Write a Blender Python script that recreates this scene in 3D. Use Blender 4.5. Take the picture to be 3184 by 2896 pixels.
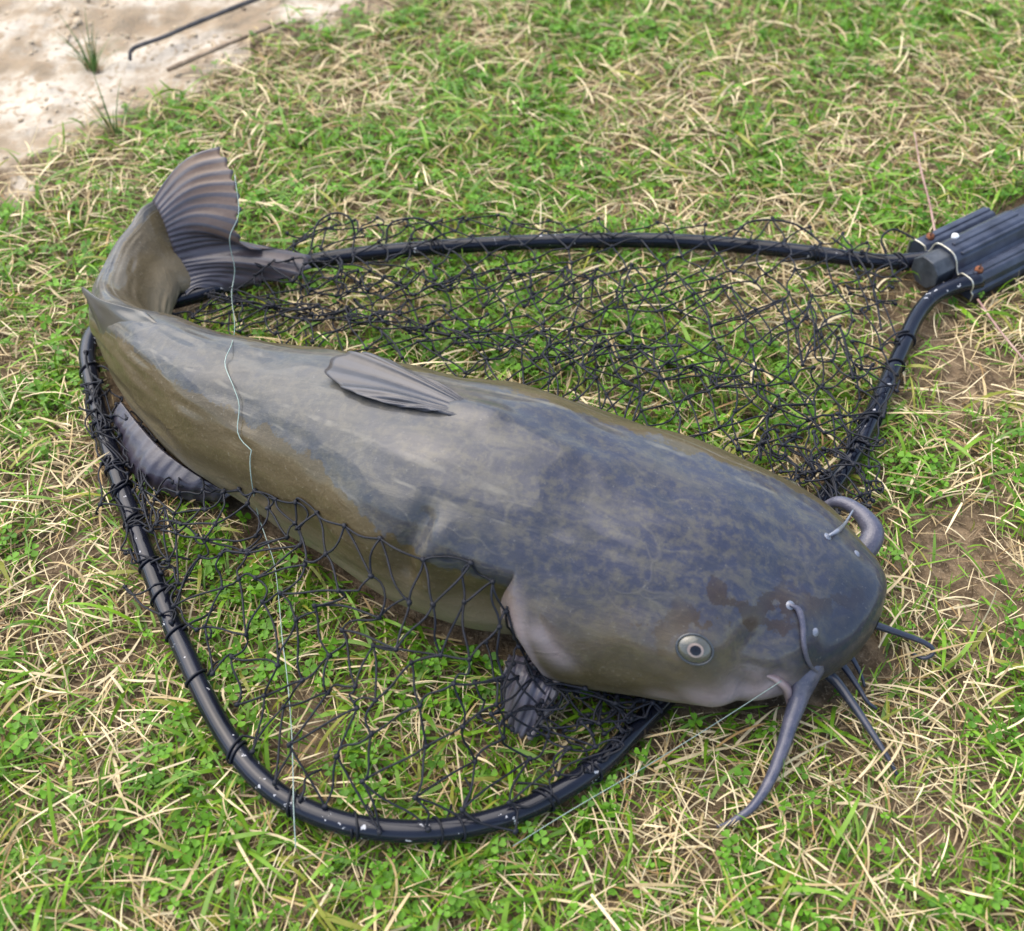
import bpy, math, random
import numpy as np
from mathutils import Vector, Matrix
from mathutils.bvhtree import BVHTree

for o in list(bpy.data.objects):
    bpy.data.objects.remove(o, do_unlink=True)
rng = np.random.default_rng(11)
random.seed(5)
scene = bpy.context.scene
COL = scene.collection

# ------------------------------------------------------------------ camera
PW, PH = 3184, 2896
PITCH = math.radians(48)
CAMH = 0.97
FOC = 1.2                                   # focal length in picture widths
cam_d = bpy.data.cameras.new('camera')
cam = bpy.data.objects.new('camera', cam_d)
COL.objects.link(cam)
cam.location = (0, 0, CAMH)
cam.rotation_euler = (math.pi / 2 - PITCH, 0, 0)
cam_d.sensor_width = 36
cam_d.lens = 36 * FOC
cam_d.clip_start = 0.02
cam_d.clip_end = 500
cam_d.dof.use_dof = True
cam_d.dof.focus_distance = 1.19
cam_d.dof.aperture_fstop = 5.0
scene.camera = cam

# ------------------------------------------------------------------ sky, sun, exposure
SUN_EL, SUN_ROT = math.radians(60), math.radians(305)
world = bpy.data.worlds.new('World')
scene.world = world
world.use_nodes = True
wn, wl = world.node_tree.nodes, world.node_tree.links
wn.clear()
sky = wn.new('ShaderNodeTexSky')
sky.sky_type = 'NISHITA'
sky.sun_disc = False
sky.sun_elevation = SUN_EL
sky.sun_rotation = SUN_ROT
sky.dust_density = 2.0
hs = wn.new('ShaderNodeHueSaturation')
hs.inputs['Saturation'].default_value = 0.88
bg = wn.new('ShaderNodeBackground')
bg.inputs['Strength'].default_value = 0.15
wo = wn.new('ShaderNodeOutputWorld')
wl.new(sky.outputs[0], hs.inputs['Color'])
wl.new(hs.outputs[0], bg.inputs[0])
wl.new(bg.outputs[0], wo.inputs[0])
sun_d = bpy.data.lights.new('sun', 'SUN')
sun_d.energy = 1.75
sun_d.angle = math.radians(85)
sun_d.color = (1.0, 0.90, 0.74)
sun = bpy.data.objects.new('sun', sun_d)
COL.objects.link(sun)
sdir = Vector((math.sin(SUN_ROT) * math.cos(SUN_EL), math.cos(SUN_ROT) * math.cos(SUN_EL), math.sin(SUN_EL)))
sun.rotation_euler = sdir.to_track_quat('Z', 'Y').to_euler()
vs = scene.view_settings
vs.view_transform = 'Standard'
vs.look = 'None'
vs.gamma = 1
vs.use_curve_mapping = False
vs.exposure = 1.25

# ------------------------------------------------------------------ helpers
K = PW / 2016.0
CAM = np.array([0, 0, CAMH])
FWD = np.array([0, math.cos(PITCH), -math.sin(PITCH)])
UPV = np.array([0, math.sin(PITCH), math.cos(PITCH)])
RGT = np.array([1.0, 0, 0])


def ray(x, y):
    """direction of sight for a spot measured on the 2016-wide print"""
    return FWD + RGT * ((x * K - PW / 2) / (FOC * PW)) + UPV * ((PH / 2 - y * K) / (FOC * PW))


def at(x, y, h=0.0):
    """place in the field at height h above the soil"""
    d = ray(x, y)
    return CAM + d * ((h - CAMH) / d[2])


def pts(lst):
    return np.array([at(*p) for p in lst])


def crom(P, n):
    """smooth curve through points, n samples, even by length"""
    P = np.asarray(P, float)
    Q = np.vstack([2 * P[0] - P[1], P, 2 * P[-1] - P[-2]])
    out = []
    m = 24
    for i in range(1, len(Q) - 2):
        t = np.linspace(0, 1, m, endpoint=False)[:, None]
        a, b, c, d = Q[i - 1], Q[i], Q[i + 1], Q[i + 2]
        out.append(0.5 * (2 * b + (c - a) * t + (2 * a - 5 * b + 4 * c - d) * t ** 2 + (3 * b - a - 3 * c + d) * t ** 3))
    out = np.vstack(out + [P[-1:]])
    L = np.r_[0, np.cumsum(np.linalg.norm(np.diff(out[:, :3], axis=0), axis=1))]
    s = np.linspace(0, L[-1], n)
    return np.stack([np.interp(s, L, out[:, k]) for k in range(out.shape[1])], 1)


_tab = np.random.default_rng(3).random((256, 256))


def noise2(x, y, f=1.0, off=0):
    x = np.asarray(x) * f + 17.3 + off * 7.1
    y = np.asarray(y) * f + 5.7 + off * 3.3
    xi, yi = np.floor(x).astype(int), np.floor(y).astype(int)
    u, v = x - xi, y - yi
    u = u * u * (3 - 2 * u)
    v = v * v * (3 - 2 * v)
    g = lambda a, b: _tab[a % 256, b % 256]
    return (g(xi, yi) * (1 - u) + g(xi + 1, yi) * u) * (1 - v) + (g(xi, yi + 1) * (1 - u) + g(xi + 1, yi + 1) * u) * v


def smooth(a, b, x):
    t = np.clip((np.asarray(x) - a) / (b - a), 0, 1)
    return t * t * (3 - 2 * t)


def mesh_obj(name, V, faces, mat, parent=None, smooth_shade=True, attrs=None):
    """faces: one array of quads / tris, or a list of such arrays"""
    V = np.asarray(V, np.float32)
    fl = faces if isinstance(faces, list) else [faces]
    fl = [np.asarray(f, np.int32) for f in fl if len(f)]
    me = bpy.data.meshes.new(name)
    me.vertices.add(len(V))
    me.vertices.foreach_set('co', V.ravel())
    nl = sum(f.size for f in fl)
    me.loops.add(nl)
    me.loops.foreach_set('vertex_index', np.concatenate([f.ravel() for f in fl]))
    tot = np.concatenate([np.full(len(f), f.shape[1], np.int32) for f in fl])
    start = np.r_[0, np.cumsum(tot)[:-1]].astype(np.int32)
    me.polygons.add(len(tot))
    me.polygons.foreach_set('loop_start', start)
    me.polygons.foreach_set('loop_total', tot)
    me.polygons.foreach_set('use_smooth', np.full(len(tot), smooth_shade))
    me.update(calc_edges=True)
    me.validate()
    for an, arr in (attrs or {}).items():
        arr = np.asarray(arr, np.float32)
        if arr.ndim == 1:
            a = me.attributes.new(an, 'FLOAT', 'POINT')
            a.data.foreach_set('value', arr)
        else:
            if arr.shape[1] == 3:
                arr = np.c_[arr, np.ones(len(arr), np.float32)]
            a = me.attributes.new(an, 'FLOAT_COLOR', 'POINT')
            a.data.foreach_set('color', arr.ravel())
    me.materials.append(mat)
    o = bpy.data.objects.new(name, me)
    COL.objects.link(o)
    if parent:
        o.parent = parent
        o.matrix_parent_inverse = parent_inv(parent)
    return o


def parent_inv(p):
    return Matrix.Translation(p.location).inverted()


def thing(name, label, cat, loc):
    o = bpy.data.objects.new(name, None)
    o.empty_display_size = 0.05
    COL.objects.link(o)
    o.location = loc
    o['label'] = label
    o['category'] = cat
    return o


def tag(o, label, cat=None, kind=None, group=None):
    o['label'] = label
    if cat:
        o['category'] = cat
    if kind:
        o['kind'] = kind
    if group:
        o['group'] = group
    return o


def tube(P, r, sides=10, flat=None, cap=True):
    """swept round bar; r number or array. returns V, [quads, tris]"""
    P = np.asarray(P, float)
    n = len(P)
    r = np.broadcast_to(np.asarray(r, float), (n,))
    T = np.gradient(P, axis=0)
    T /= np.linalg.norm(T, axis=1)[:, None] + 1e-12
    ref = np.array([0, 0, 1.0]) if abs(T[0, 2]) < .9 else np.array([1.0, 0, 0])
    N = np.zeros_like(P)
    v = ref - T[0] * (ref @ T[0])
    N[0] = v / np.linalg.norm(v)
    for i in range(1, n):
        v = N[i - 1] - T[i] * (N[i - 1] @ T[i])
        N[i] = v / (np.linalg.norm(v) + 1e-12)
    B = np.cross(T, N)
    a = np.linspace(0, 2 * np.pi, sides, endpoint=False)
    fy = 1.0 if flat is None else flat
    V = P[:, None] + r[:, None, None] * (np.cos(a)[None, :, None] * N[:, None] * fy + np.sin(a)[None, :, None] * B[:, None])
    V = V.reshape(-1, 3)
    i = np.arange(n - 1)[:, None] * sides
    j = np.arange(sides)[None]
    j2 = (j + 1) % sides
    Q = np.stack([i + j, i + j2, i + sides + j2, i + sides + j], -1).reshape(-1, 4)
    tri = np.zeros((0, 3), int)
    if cap:
        V = np.vstack([V, P[0] - T[0] * r[0] * .5, P[-1] + T[-1] * r[-1] * .5])
        c0, c1 = n * sides, n * sides + 1
        jj = np.arange(sides)
        e = (n - 1) * sides
        tri = np.vstack([np.stack([np.full(sides, c0), (jj + 1) % sides, jj], 1),
                         np.stack([np.full(sides, c1), e + jj, e + (jj + 1) % sides], 1)])
    return V, Q, tri


class Bag:
    """collects swept bars into one mesh"""
    def __init__(self):
        self.V, self.Q, self.T, self.n = [], [], [], 0

    def add(self, V, Q, T=None):
        self.V.append(V)
        self.Q.append(np.asarray(Q).reshape(-1, 4) + self.n)
        if T is not None and len(T):
            self.T.append(np.asarray(T) + self.n)
        self.n += len(V)

    def build(self, name, mat, parent=None, **kw):
        f = []
        if sum(len(q) for q in self.Q):
            f.append(np.vstack(self.Q))
        if self.T:
            f.append(np.vstack(self.T))
        return mesh_obj(name, np.vstack(self.V), f, mat, parent, **kw)


def grid_faces(nr, nc, wrap=False):
    i = np.arange(nr - 1)[:, None] * nc
    j = np.arange(nc if wrap else nc - 1)[None]
    j2 = (j + 1) % nc
    return np.stack([i + j, i + j2, i + nc + j2, i + nc + j], -1).reshape(-1, 4)


# ------------------------------------------------------------------ materials
class NT:
    def __init__(self, name):
        self.m = bpy.data.materials.new(name)
        self.m.use_nodes = True
        self.n, self.l = self.m.node_tree.nodes, self.m.node_tree.links
        self.b = self.n['Principled BSDF']
        self.out = self.n['Material Output']

    def new(self, t, **kw):
        nd = self.n.new(t)
        for k, v in kw.items():
            setattr(nd, k, v)
        return nd

    def link(self, a, b):
        self.l.new(a, b)

    def val(self, x, sock):
        if isinstance(x, (int, float)):
            sock.default_value = x
        elif isinstance(x, (tuple, list)):
            sock.default_value = (*x, 1) if len(x) == 3 and sock.type == 'RGBA' else x
        else:
            self.link(x, sock)

    def attr(self, name, out='Fac'):
        nd = self.new('ShaderNodeAttribute', attribute_name=name)
        return nd.outputs[out]

    def noise(self, scale, detail=4, rough=.55, vec=None, dist=0):
        nd = self.new('ShaderNodeTexNoise')
        nd.inputs['Scale'].default_value = scale
        nd.inputs['Detail'].default_value = detail
        nd.inputs['Roughness'].default_value = rough
        nd.inputs['Distortion'].default_value = dist
        if vec is None:
            vec = self.coord()
        self.link(vec, nd.inputs['Vector'])
        return nd.outputs['Fac']

    def coord(self, out='Object'):
        if not hasattr(self, '_tc'):
            self._tc = self.new('ShaderNodeTexCoord')
        return self._tc.outputs[out]

    def mapped(self, scale, rot=(0, 0, 0)):
        mp = self.new('ShaderNodeMapping')
        mp.inputs['Scale'].default_value = scale
        mp.inputs['Rotation'].default_value = rot
        self.link(self.coord(), mp.inputs['Vector'])
        return mp.outputs[0]

    def axial(self, scale, rotz):
        """coordinates turned so that x runs along rotz, then scaled"""
        mp = self.new('ShaderNodeMapping', vector_type='TEXTURE')
        mp.inputs['Scale'].default_value = tuple(1 / x for x in scale)
        mp.inputs['Rotation'].default_value = (0, 0, rotz)
        self.link(self.coord(), mp.inputs['Vector'])
        return mp.outputs[0]

    def math(self, op, a, b=0.0, c=None, clamp=False):
        nd = self.new('ShaderNodeMath', operation=op, use_clamp=clamp)
        self.val(a, nd.inputs[0])
        self.val(b, nd.inputs[1])
        if c is not None:
            self.val(c, nd.inputs[2])
        return nd.outputs[0]

    def step(self, x, a, b, lo=0.0, hi=1.0):
        nd = self.new('ShaderNodeMapRange', interpolation_type='SMOOTHSTEP')
        self.val(x, nd.inputs['Value'])
        nd.inputs['From Min'].default_value = a
        nd.inputs['From Max'].default_value = b
        nd.inputs['To Min'].default_value = lo
        nd.inputs['To Max'].default_value = hi
        return nd.outputs['Result']

    def mix(self, f, a, b, mode='MIX'):
        nd = self.new('ShaderNodeMix', data_type='RGBA', blend_type=mode)
        self.val(f, nd.inputs[0])
        self.val(a, nd.inputs[6])
        self.val(b, nd.inputs[7])
        return nd.outputs[2]

    def bump(self, h, strength=.3, dist=.002):
        nd = self.new('ShaderNodeBump')
        nd.inputs['Strength'].default_value = strength
        nd.inputs['Distance'].default_value = dist
        self.link(h, nd.inputs['Height'])
        self.link(nd.outputs[0], self.b.inputs['Normal'])

    def set(self, **kw):
        for k, v in kw.items():
            self.val(v, self.b.inputs[k.replace('_', ' ')])


def blade_material(name, rough, transl, spec=.35):
    t = NT(name)
    c = t.attr('col', 'Color')
    n = t.noise(160, 2)
    c2 = t.mix(1.0, c, t.mix(n, (.72, .72, .72), (1.22, 1.22, 1.22)), 'MULTIPLY')
    t.set(Base_Color=c2, Roughness=rough, Specular_IOR_Level=spec)
    tr = t.new('ShaderNodeBsdfTranslucent')
    t.link(c2, tr.inputs['Color'])
    mx = t.new('ShaderNodeMixShader')
    mx.inputs[0].default_value = transl
    t.link(t.b.outputs[0], mx.inputs[1])
    t.link(tr.outputs[0], mx.inputs[2])
    t.link(mx.outputs[0], t.out.inputs['Surface'])
    return t.m


M_STRAW = blade_material('dry_straw', .6, .12)
M_GRASS = blade_material('green_blade', .42, .30, .45)
M_CLOVER = blade_material('clover_leaf', .5, .28, .35)


def make_ground_mat():
    t = NT('soil')
    sand = t.attr('sand')
    n1 = t.noise(9, 6, .6)
    n2 = t.noise(70, 5, .6)
    n3 = t.noise(300, 3)
    soil = t.mix(t.step(n2, .35, .7), (.085, .058, .034), (.23, .165, .10))
    soil = t.mix(t.step(n3, .55, .75), soil, (.33, .25, .16))
    sn = t.mix(t.step(n1, .38, .62), (.30, .235, .16), (.56, .50, .41))
    sn = t.mix(t.step(n2, .48, .68), sn, (.33, .25, .165))
    sn = t.mix(t.step(n3, .62, .75, 0, .6), sn, (.22, .16, .10))
    f = t.step(t.math('ADD', sand, t.math('MULTIPLY_ADD', n2, .5, -.25)), .3, .7)
    t.set(Base_Color=t.mix(f, soil, sn), Roughness=.9, Specular_IOR_Level=.2)
    h = t.math('ADD', n2, t.math('MULTIPLY', n3, .5))
    t.bump(h, .8, .006)
    return t.m


M_SOIL = make_ground_mat()


def make_clod_mat():
    t = NT('dry_clod')
    n = t.noise(60, 5)
    t.set(Base_Color=t.mix(n, (.30, .225, .14), (.60, .50, .37)), Roughness=.95, Specular_IOR_Level=.15)
    t.bump(t.noise(250, 4), .6, .004)
    return t.m


M_CLOD = make_clod_mat()


def make_tube_mat():
    t = NT('black_enamel')
    n = t.noise(14, 4)
    sc = t.noise(120, 3, .6, t.mapped((1, 1, 1)))
    chips = t.step(t.math('MULTIPLY', t.step(sc, .645, .685), t.step(n, .48, .60)), .2, .6)
    base = t.mix(t.step(n, .3, .7), (.004, .005, .010), (.010, .012, .022))
    t.set(Base_Color=t.mix(chips, base, (.45, .45, .47)), Roughness=t.step(n, .3, .7, .10, .20), Specular_IOR_Level=.38)
    t.bump(t.noise(90, 3), .12, .001)
    return t.m


M_TUBE = make_tube_mat()


def simple(name, c1, c2, scale, rough, bump=.2, bscale=None, metal=0, spec=.5, bd=.001):
    t = NT(name)
    n = t.noise(scale, 5)
    t.set(Base_Color=t.mix(t.step(n, .3, .7), c1, c2), Roughness=rough, Metallic=metal, Specular_IOR_Level=spec)
    if bump:
        t.bump(t.noise(bscale or scale * 3, 4), bump, bd)
    return t.m


M_TWINE = simple('black_twine', (.003, .004, .008), (.009, .011, .020), 60, .6, .4, 900, bd=.0006, spec=.35)
M_PLASTIC = simple('weathered_black_plastic', (.014, .018, .034), (.040, .049, .078), 40, .38, .3, 160)
M_PLASTIC2 = simple('dull_grey_plastic', (.018, .022, .030), (.06, .068, .08), 60, .45, .5, 120)
M_ALU = simple('bare_metal_edge', (.35, .33, .26), (.62, .60, .52), 120, .4, .2, 300, metal=.6)
M_RUST = simple('rusty_screw', (.10, .030, .012), (.28, .10, .04), 300, .8, .6, 500)
M_RUSTSLOT = simple('screw_slot', (.02, .008, .005), (.05, .02, .01), 300, .9, 0)
M_WHITE = simple('white_rivet', (.72, .72, .70), (.85, .85, .83), 100, .35, .1)
M_LINE = simple('pale_monofilament', (.20, .28, .25), (.34, .43, .39), 60, .25, 0)
M_STICK = simple('dark_wet_bark', (.030, .030, .034), (.085, .08, .08), 40, .75, .7, 90, bd=.003)
M_TWIG = simple('dry_twig_bark', (.16, .11, .07), (.33, .25, .17), 60, .85, .7, 120, bd=.003)
M_STEM = simple('purple_brown_stem', (.22, .12, .10), (.40, .27, .22), 40, .6, .3, 200)

# ------------------------------------------------------------------ ground
# the bare bank: beyond this line in the field there is dry mud instead of turf
_A, _B = at(0, 395)[:2], at(672, 66)[:2]
_d = (_B - _A) / np.linalg.norm(_B - _A)
_nrm = np.array([-_d[1], _d[0]])


def bank(x, y):
    """signed distance past the turf edge (m), wavy"""
    s = (x - _A[0]) * _nrm[0] + (y - _A[1]) * _nrm[1]
    return s + (noise2(x, y, 7) - .5) * .15 + (noise2(x, y, 22, 2) - .5) * .06


BARE = [(*at(1880, 1090)[:2], .085), (*at(1780, 640)[:2], .07), (*at(1900, 740)[:2], .07), (*at(590, 1440)[:2], .045),
        (*at(500, 1070)[:2], .03), (*at(1830, 1640)[:2], .035), (*at(130, 1110)[:2], .03), (*at(1960, 1200)[:2], .05),
        (*at(520, 1030)[:2], .03)]


def bare(x, y):
    b = np.zeros_like(x)
    for bx, by, r in BARE:
        b = np.maximum(b, np.exp(-(((x - bx) ** 2 + (y - by) ** 2) / r ** 2)))
    return b


def relief(x, y):
    z = (noise2(x, y, 6, 1) - .5) * .014 + (noise2(x, y, 20, 4) - .5) * .006
    f = np.clip((np.hypot(x, y - 1) - .0) / .1, 0, 1)
    bk = smooth(0, .15, bank(x, y))
    z = z * f - .006 + bk * ((noise2(x, y, 30, 5) - .5) * .014 + (noise2(x, y, 70, 6) - .5) * .008 - .004)
    return z


def axis(lo, hi, step, far):
    a = np.arange(lo, hi, step)
    g = step * 1.35 ** np.arange(1, 26)
    g = np.cumsum(g)
    g = g[g < far]
    return np.r_[(lo - g)[::-1], a, a[-1] + g]


gx, gy = axis(-1.15, 1.15, .009, 60), axis(.2, 2.2, .009, 60)
X, Y = np.meshgrid(gx, gy)
Z = relief(X, Y)
sandv = smooth(-.02, .05, bank(X, Y)) * (1 - smooth(2.4, 3.5, np.hypot(X, Y)))
ground = mesh_obj('ground', np.stack([X, Y, Z], -1).reshape(-1, 3), grid_faces(len(gy), len(gx)), M_SOIL,
                  attrs={'sand': sandv.ravel()})
ground['kind'] = 'structure'

# ------------------------------------------------------------------ catfish body
# stations from the snout back: x, y, half width, height/width, clearance below, top exponent
ST = np.array([
    (.2411, .6554, .1075, .58, .006, 1.0),
    (.1920, .6640, .1210, .65, .0, 1.0),
    (.1250, .6840, .1226, .72, .0, 1.0),
    (.0670, .7040, .1213, .78, .0, 1.0),
    (.0040, .7220, .1208, .84, .0, 1.0),
    (-.064, .7490, .1134, .90, .0, 1.0),
    (-.124, .7870, .1010, .95, .0, 1.0),
    (-.185, .8230, .0899, 1.0, .0, 1.0),
    (-.243, .8540, .0763, 1.08, .0, 1.0),
    (-.298, .8850, .0650, 1.20, .0, 1.0),
    (-.348, .9240, .0534, 1.35, .0, 1.0),
    (-.385, .9590, .0437, 1.50, .002, 1.0)])
# columns for lofting: cx, cy, cz, half width, half height, roll (radians, + leans the back outwards)
rows = [(s[0], s[1], s[4] + s[2] * s[3], s[2], s[2] * s[3], 0.0) for s in ST]
# rounded snout ahead of the first station: distance back from the tip, half width, half height, centre height
_hd, _lt, _b0 = np.array([.8486, -.5290]), np.array([-.5290, -.8486]), np.array([.1920, .6640])
_al = .1325
snout = []
for dl, hw, hh, zc in [(0, .0080, .008, .061), (.0022, .0260, .018, .061), (.0075, .0460, .028, .061), (.0165, .0640, .0355, .060), (.0300, .0800, .0425, .060), (.0500, .0950, .0520, .063)]:
    c = _b0 + _hd * (_al - dl) + _lt * (-.0375 * ((_al - dl) / .1267) ** 1.4)
    snout.append((c[0], c[1], zc, hw, hh, 0.0))
rows = snout + rows
for px, py, h, hw, hh, roll in [(270, 682, .062, .036, .060, 12), (256, 646, .058, .031, .052, 30), (260, 610, .054, .027, .048, 42),
                                (276, 568, .050, .023, .046, 48), (294, 530, .050, .019, .046, 50), (322, 505, .052, .012, .052, 48),
                                (341, 489, .054, .006, .056, 46), (360, 474, .056, .0022, .054, 46)]:
    c = at(px, py, h)
    rows.append((*c, hw, hh, math.radians(roll)))
rows = np.array(rows)
SP = crom(rows, 260)                                 # even along length
# denser rows at the snout
LEN = np.r_[0, np.cumsum(np.linalg.norm(np.diff(SP[:, :3], axis=0), axis=1))]
BL = LEN[-1]
sq = np.r_[np.linspace(0, 1, 40) ** 1.6 * .05 * BL, np.linspace(.05, 1, 240)[1:] * BL]


def spine(s):
    return np.stack([np.interp(s, LEN, SP[:, k]) for k in range(6)], -1)


NA = 144
ang = np.linspace(0, 2 * np.pi, NA, endpoint=False)   # 0 = camera side, pi/2 = back


def section(s, ang):
    """point on the plain body at length s (array) and angle (array of the same shape)"""
    q = spine(s)
    e = .004
    t = spine(np.clip(s + e, 0, BL))[..., :3] - spine(np.clip(s - e, 0, BL))[..., :3]
    t[..., 2] *= 0
    t /= np.linalg.norm(t, axis=-1)[..., None] + 1e-9
    # yaw of the head is blended so that the snout faces its own way
    hd = np.array([-.85, .53, 0]) / np.linalg.norm([.85, .53])
    k = 1 - smooth(.03, .24, s)
    t = t * (1 - k)[..., None] + hd * k[..., None]
    t /= np.linalg.norm(t, axis=-1)[..., None]
    side = np.stack([-t[..., 1], t[..., 0], 0 * t[..., 0]], -1)      # towards the camera
    up = np.zeros_like(side)
    up[..., 2] = 1
    r = q[..., 5]
    cr, sr = np.cos(r)[..., None], np.sin(r)[..., None]
    up2 = up * cr + side * sr
    side2 = side * cr - up * sr
    c, sn = np.cos(ang), np.sin(ang)
    ex = .90
    cx = np.sign(c) * np.abs(c) ** ex
    head = 1 - smooth(.10, .30, s)
    sz = np.sign(sn) * np.abs(sn) ** (ex - .05 * head)
    # belly flattens where it lies on the grass, widest point sits low on the body
    hh = q[..., 4]
    zz = np.where(sz > 0, sz * hh * 1.04, sz * hh * .96)
    wid = q[..., 3] * (1 - .06 * (1 - smooth(.02, .13, s)) * smooth(0, -.6, c)) * (1 - .10 * (1 - smooth(.03, .10, s)) * smooth(0, .6, c)) * (1 - .05 * smooth(0, 1, sn) * (1 - head))
    return q[..., :3] + side2 * (cx * wid)[..., None] + up2 * zz[..., None]


# gill cover: the edge of the flap as length over angle, read off a path on the plain body
_S, _A2 = np.meshgrid(sq, ang, indexing='ij')
_plain = section(_S, _A2)
_bv = BVHTree.FromPolygons([tuple(v) for v in _plain.reshape(-1, 3)], grid_faces(len(sq), NA, True).tolist())
_fa, _fs = [], []
for _p in [(1080, 1000), (1058, 1050), (1036, 1108), (1018, 1150), (1020, 1200), (1048, 1250), (1085, 1290), (1130, 1318)]:
    _l, _n, _i, _d = _bv.ray_cast(Vector(CAM), Vector(ray(*_p)).normalized())
    if _l is None:
        continue
    _k = np.linalg.norm(_plain.reshape(-1, 3) - np.array(_l), axis=1).argmin()
    _q = _A2.ravel()[_k]
    _fa.append(_q - 2 * np.pi if _q > np.pi else _q)
    _fs.append(_S.ravel()[_k])
_fa, _fs = np.array(_fa), np.array(_fs)
_o = np.argsort(_fa)
_fa, _fs = _fa[_o], _fs[_o]
print('flap', np.round(_fa, 2), np.round(_fs, 3))
_fa = np.r_[-np.pi / 2, _fa]
_fs = np.r_[_fs[0] - .05, _fs]
EDGE0 = .31


def _fold(a):
    a = np.mod(np.asarray(a) + np.pi, 2 * np.pi) - np.pi
    return np.where(a > np.pi / 2, np.pi - a, np.where(a < -np.pi / 2, -np.pi - a, a))


def flap_edge(a):
    f = _fold(a)
    w = np.linspace(-.12, .12, 5)
    return np.mean([np.interp(f + d, _fa, _fs) for d in w], axis=0)


def flap_depth(a):
    f = _fold(a)
    top = _fa[-3] - .24
    return .0230 * smooth(top + .15, top - .40, f) * (1 - .3 * smooth(-.7, -1.5, f))


SNOUT = spine(np.array([0.0]))[0, :3]
S2, A2 = np.meshgrid(sq, ang, indexing='ij')
F2 = flap_edge(A2)
# shear rows near the edge so one row follows the edge exactly
shift_w = np.exp(-((S2 - EDGE0) / .11) ** 2)
S3 = S2 + (F2 - EDGE0) * shift_w
kE = int(np.argmin(np.abs(sq - EDGE0)))


def surf(S, A, extra):
    b = section(S, A)
    d1 = np.gradient(b, axis=0)
    d2 = np.roll(b, -1, 1) - np.roll(b, 1, 1)
    n = np.cross(d2, d1)
    n /= np.linalg.norm(n, axis=-1)[..., None] + 1e-12
    if (n * (b - spine(S)[..., :3])).sum() < 0:
        n = -n
    return b + n * extra[..., None], n


ah = flap_edge(A2) - S3
D3 = flap_depth(A2)
isahead = (np.arange(len(sq)) <= kE)[:, None]
sw = np.where(isahead, np.exp(-(np.clip(ah, 0, 1) / .08) ** 2) * .75, -np.exp(-(np.clip(-ah, 0, 1) / .075) ** 2) * 1.05)
lump = (noise2(S3 * .8, A2 * .09, 22, 1) - .5) * .0056 + (noise2(S3 * .5, A2 * .16, 55, 2) - .5) * .0022
lump = lump * smooth(.0, .12, S3) * smooth(BL, BL * .85, S3)
P3, N3 = surf(S3, A2, sw * D3 + lump)
lip = P3[kE] * .67 + P3[kE + 1] * .33 + (P3[kE] - P3[kE - 3]) / (np.linalg.norm(P3[kE] - P3[kE - 3], axis=-1)[:, None] + 1e-9) * (D3[kE] * .9)[:, None] - N3[kE] * (D3[kE] * .25)[:, None]
tuck = P3[kE] * .34 + P3[kE + 1] * .66 - N3[kE] * (D3[kE] * 1.25)[:, None]
BODY = np.concatenate([P3[:kE + 1], lip[None], tuck[None], P3[kE + 1:]], 0)
SS = np.concatenate([S3[:kE + 1], S3[kE:kE + 1], S3[kE:kE + 1], S3[kE + 1:]], 0)
AA = np.repeat(ang[None], len(BODY), 0)
NR = len(BODY)
RIM = np.zeros((NR, NA))
rd = flap_depth(ang) / .0230
for k in range(NR):
    if k <= kE + 2:
        RIM[k] = np.exp(-(np.clip(flap_edge(ang) - SS[k], 0, 1) / .010) ** 2) * rd


def body_bvh(V):
    f = grid_faces(NR, NA, True)
    return BVHTree.FromPolygons([tuple(v) for v in V.reshape(-1, 3)], f.tolist())


bvh = body_bvh(BODY)


def hit(x, y, off=0.0, tree=None):
    d = Vector(ray(x, y)).normalized()
    loc, nor, idx, dist = (tree or bvh).ray_cast(Vector(CAM), d)
    if loc is None:
        return None
    if nor.dot(d) > 0:
        nor = -nor
    return np.array(loc + nor * off), np.array(nor)


def dent(path, amt, rad):
    """press (amt<0) or raise the skin along a path of print spots"""
    global BODY
    pp = [hit(*p) for p in path]
    pp = [p[0] for p in pp if p is not None]
    if not pp:
        return
    pp = crom(np.array(pp), 20) if len(pp) > 1 else np.array(pp)
    flat = BODY.reshape(-1, 3)
    d = np.min(np.linalg.norm(flat[:, None] - pp[None], axis=2), axis=1)
    n = np.concatenate([N3[:kE + 1], N3[kE:kE + 1], N3[kE:kE + 1], N3[kE + 1:]], 0).reshape(-1, 3)
    flat = flat + n * (amt * np.exp(-(d / rad) ** 2))[:, None]
    BODY = flat.reshape(BODY.shape)
    return d


dent([(835, 1020), (822, 1050), (800, 1078), (792, 1100), (800, 1125)], -.010, .010)       # crease behind the pectoral girdle
dent([(862, 1060), (838, 1100), (850, 1150)], .007, .018)
dent([(1046, 1178), (1062, 1230), (1096, 1280), (1140, 1316)], -.0035, .005)
dent([(1368, 1278)], .0045, .020)                                            # brow round the eye
dent([(1240, 1250), (1330, 1320), (1430, 1340)], .003, .018)
dent([(1430, 1335), (1480, 1342), (1528, 1336)], -.004, .007)                # cheek crease to the mouth corner
dent([(1528, 1336), (1545, 1352)], -.007, .008)
dent([(1420, 1362), (1470, 1356), (1500, 1350)], .0095, .020)
dent([(1470, 1300), (1500, 1312), (1530, 1318)], -.0022, .005)
dent([(1485, 1322), (1510, 1328)], -.0018, .004)
dent([(1300, 1300), (1360, 1325), (1430, 1325)], -.0018, .007)
dent([(1250, 1180), (1330, 1215), (1420, 1225)], -.0020, .014)
dent([(1320, 950), (1400, 1010), (1480, 1080), (1560, 1120)], .0022, .020)
dent([(1120, 900), (1230, 960), (1320, 1030)], .0020, .016)
dent([(1060, 1000), (1120, 1060), (1150, 1130)], .0022, .016)
dent([(1555, 1195), (1580, 1260), (1575, 1310)], .0025, .012)
dent([(1640, 1180), (1560, 1140), (1450, 1090)], -.0018, .02)
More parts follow.
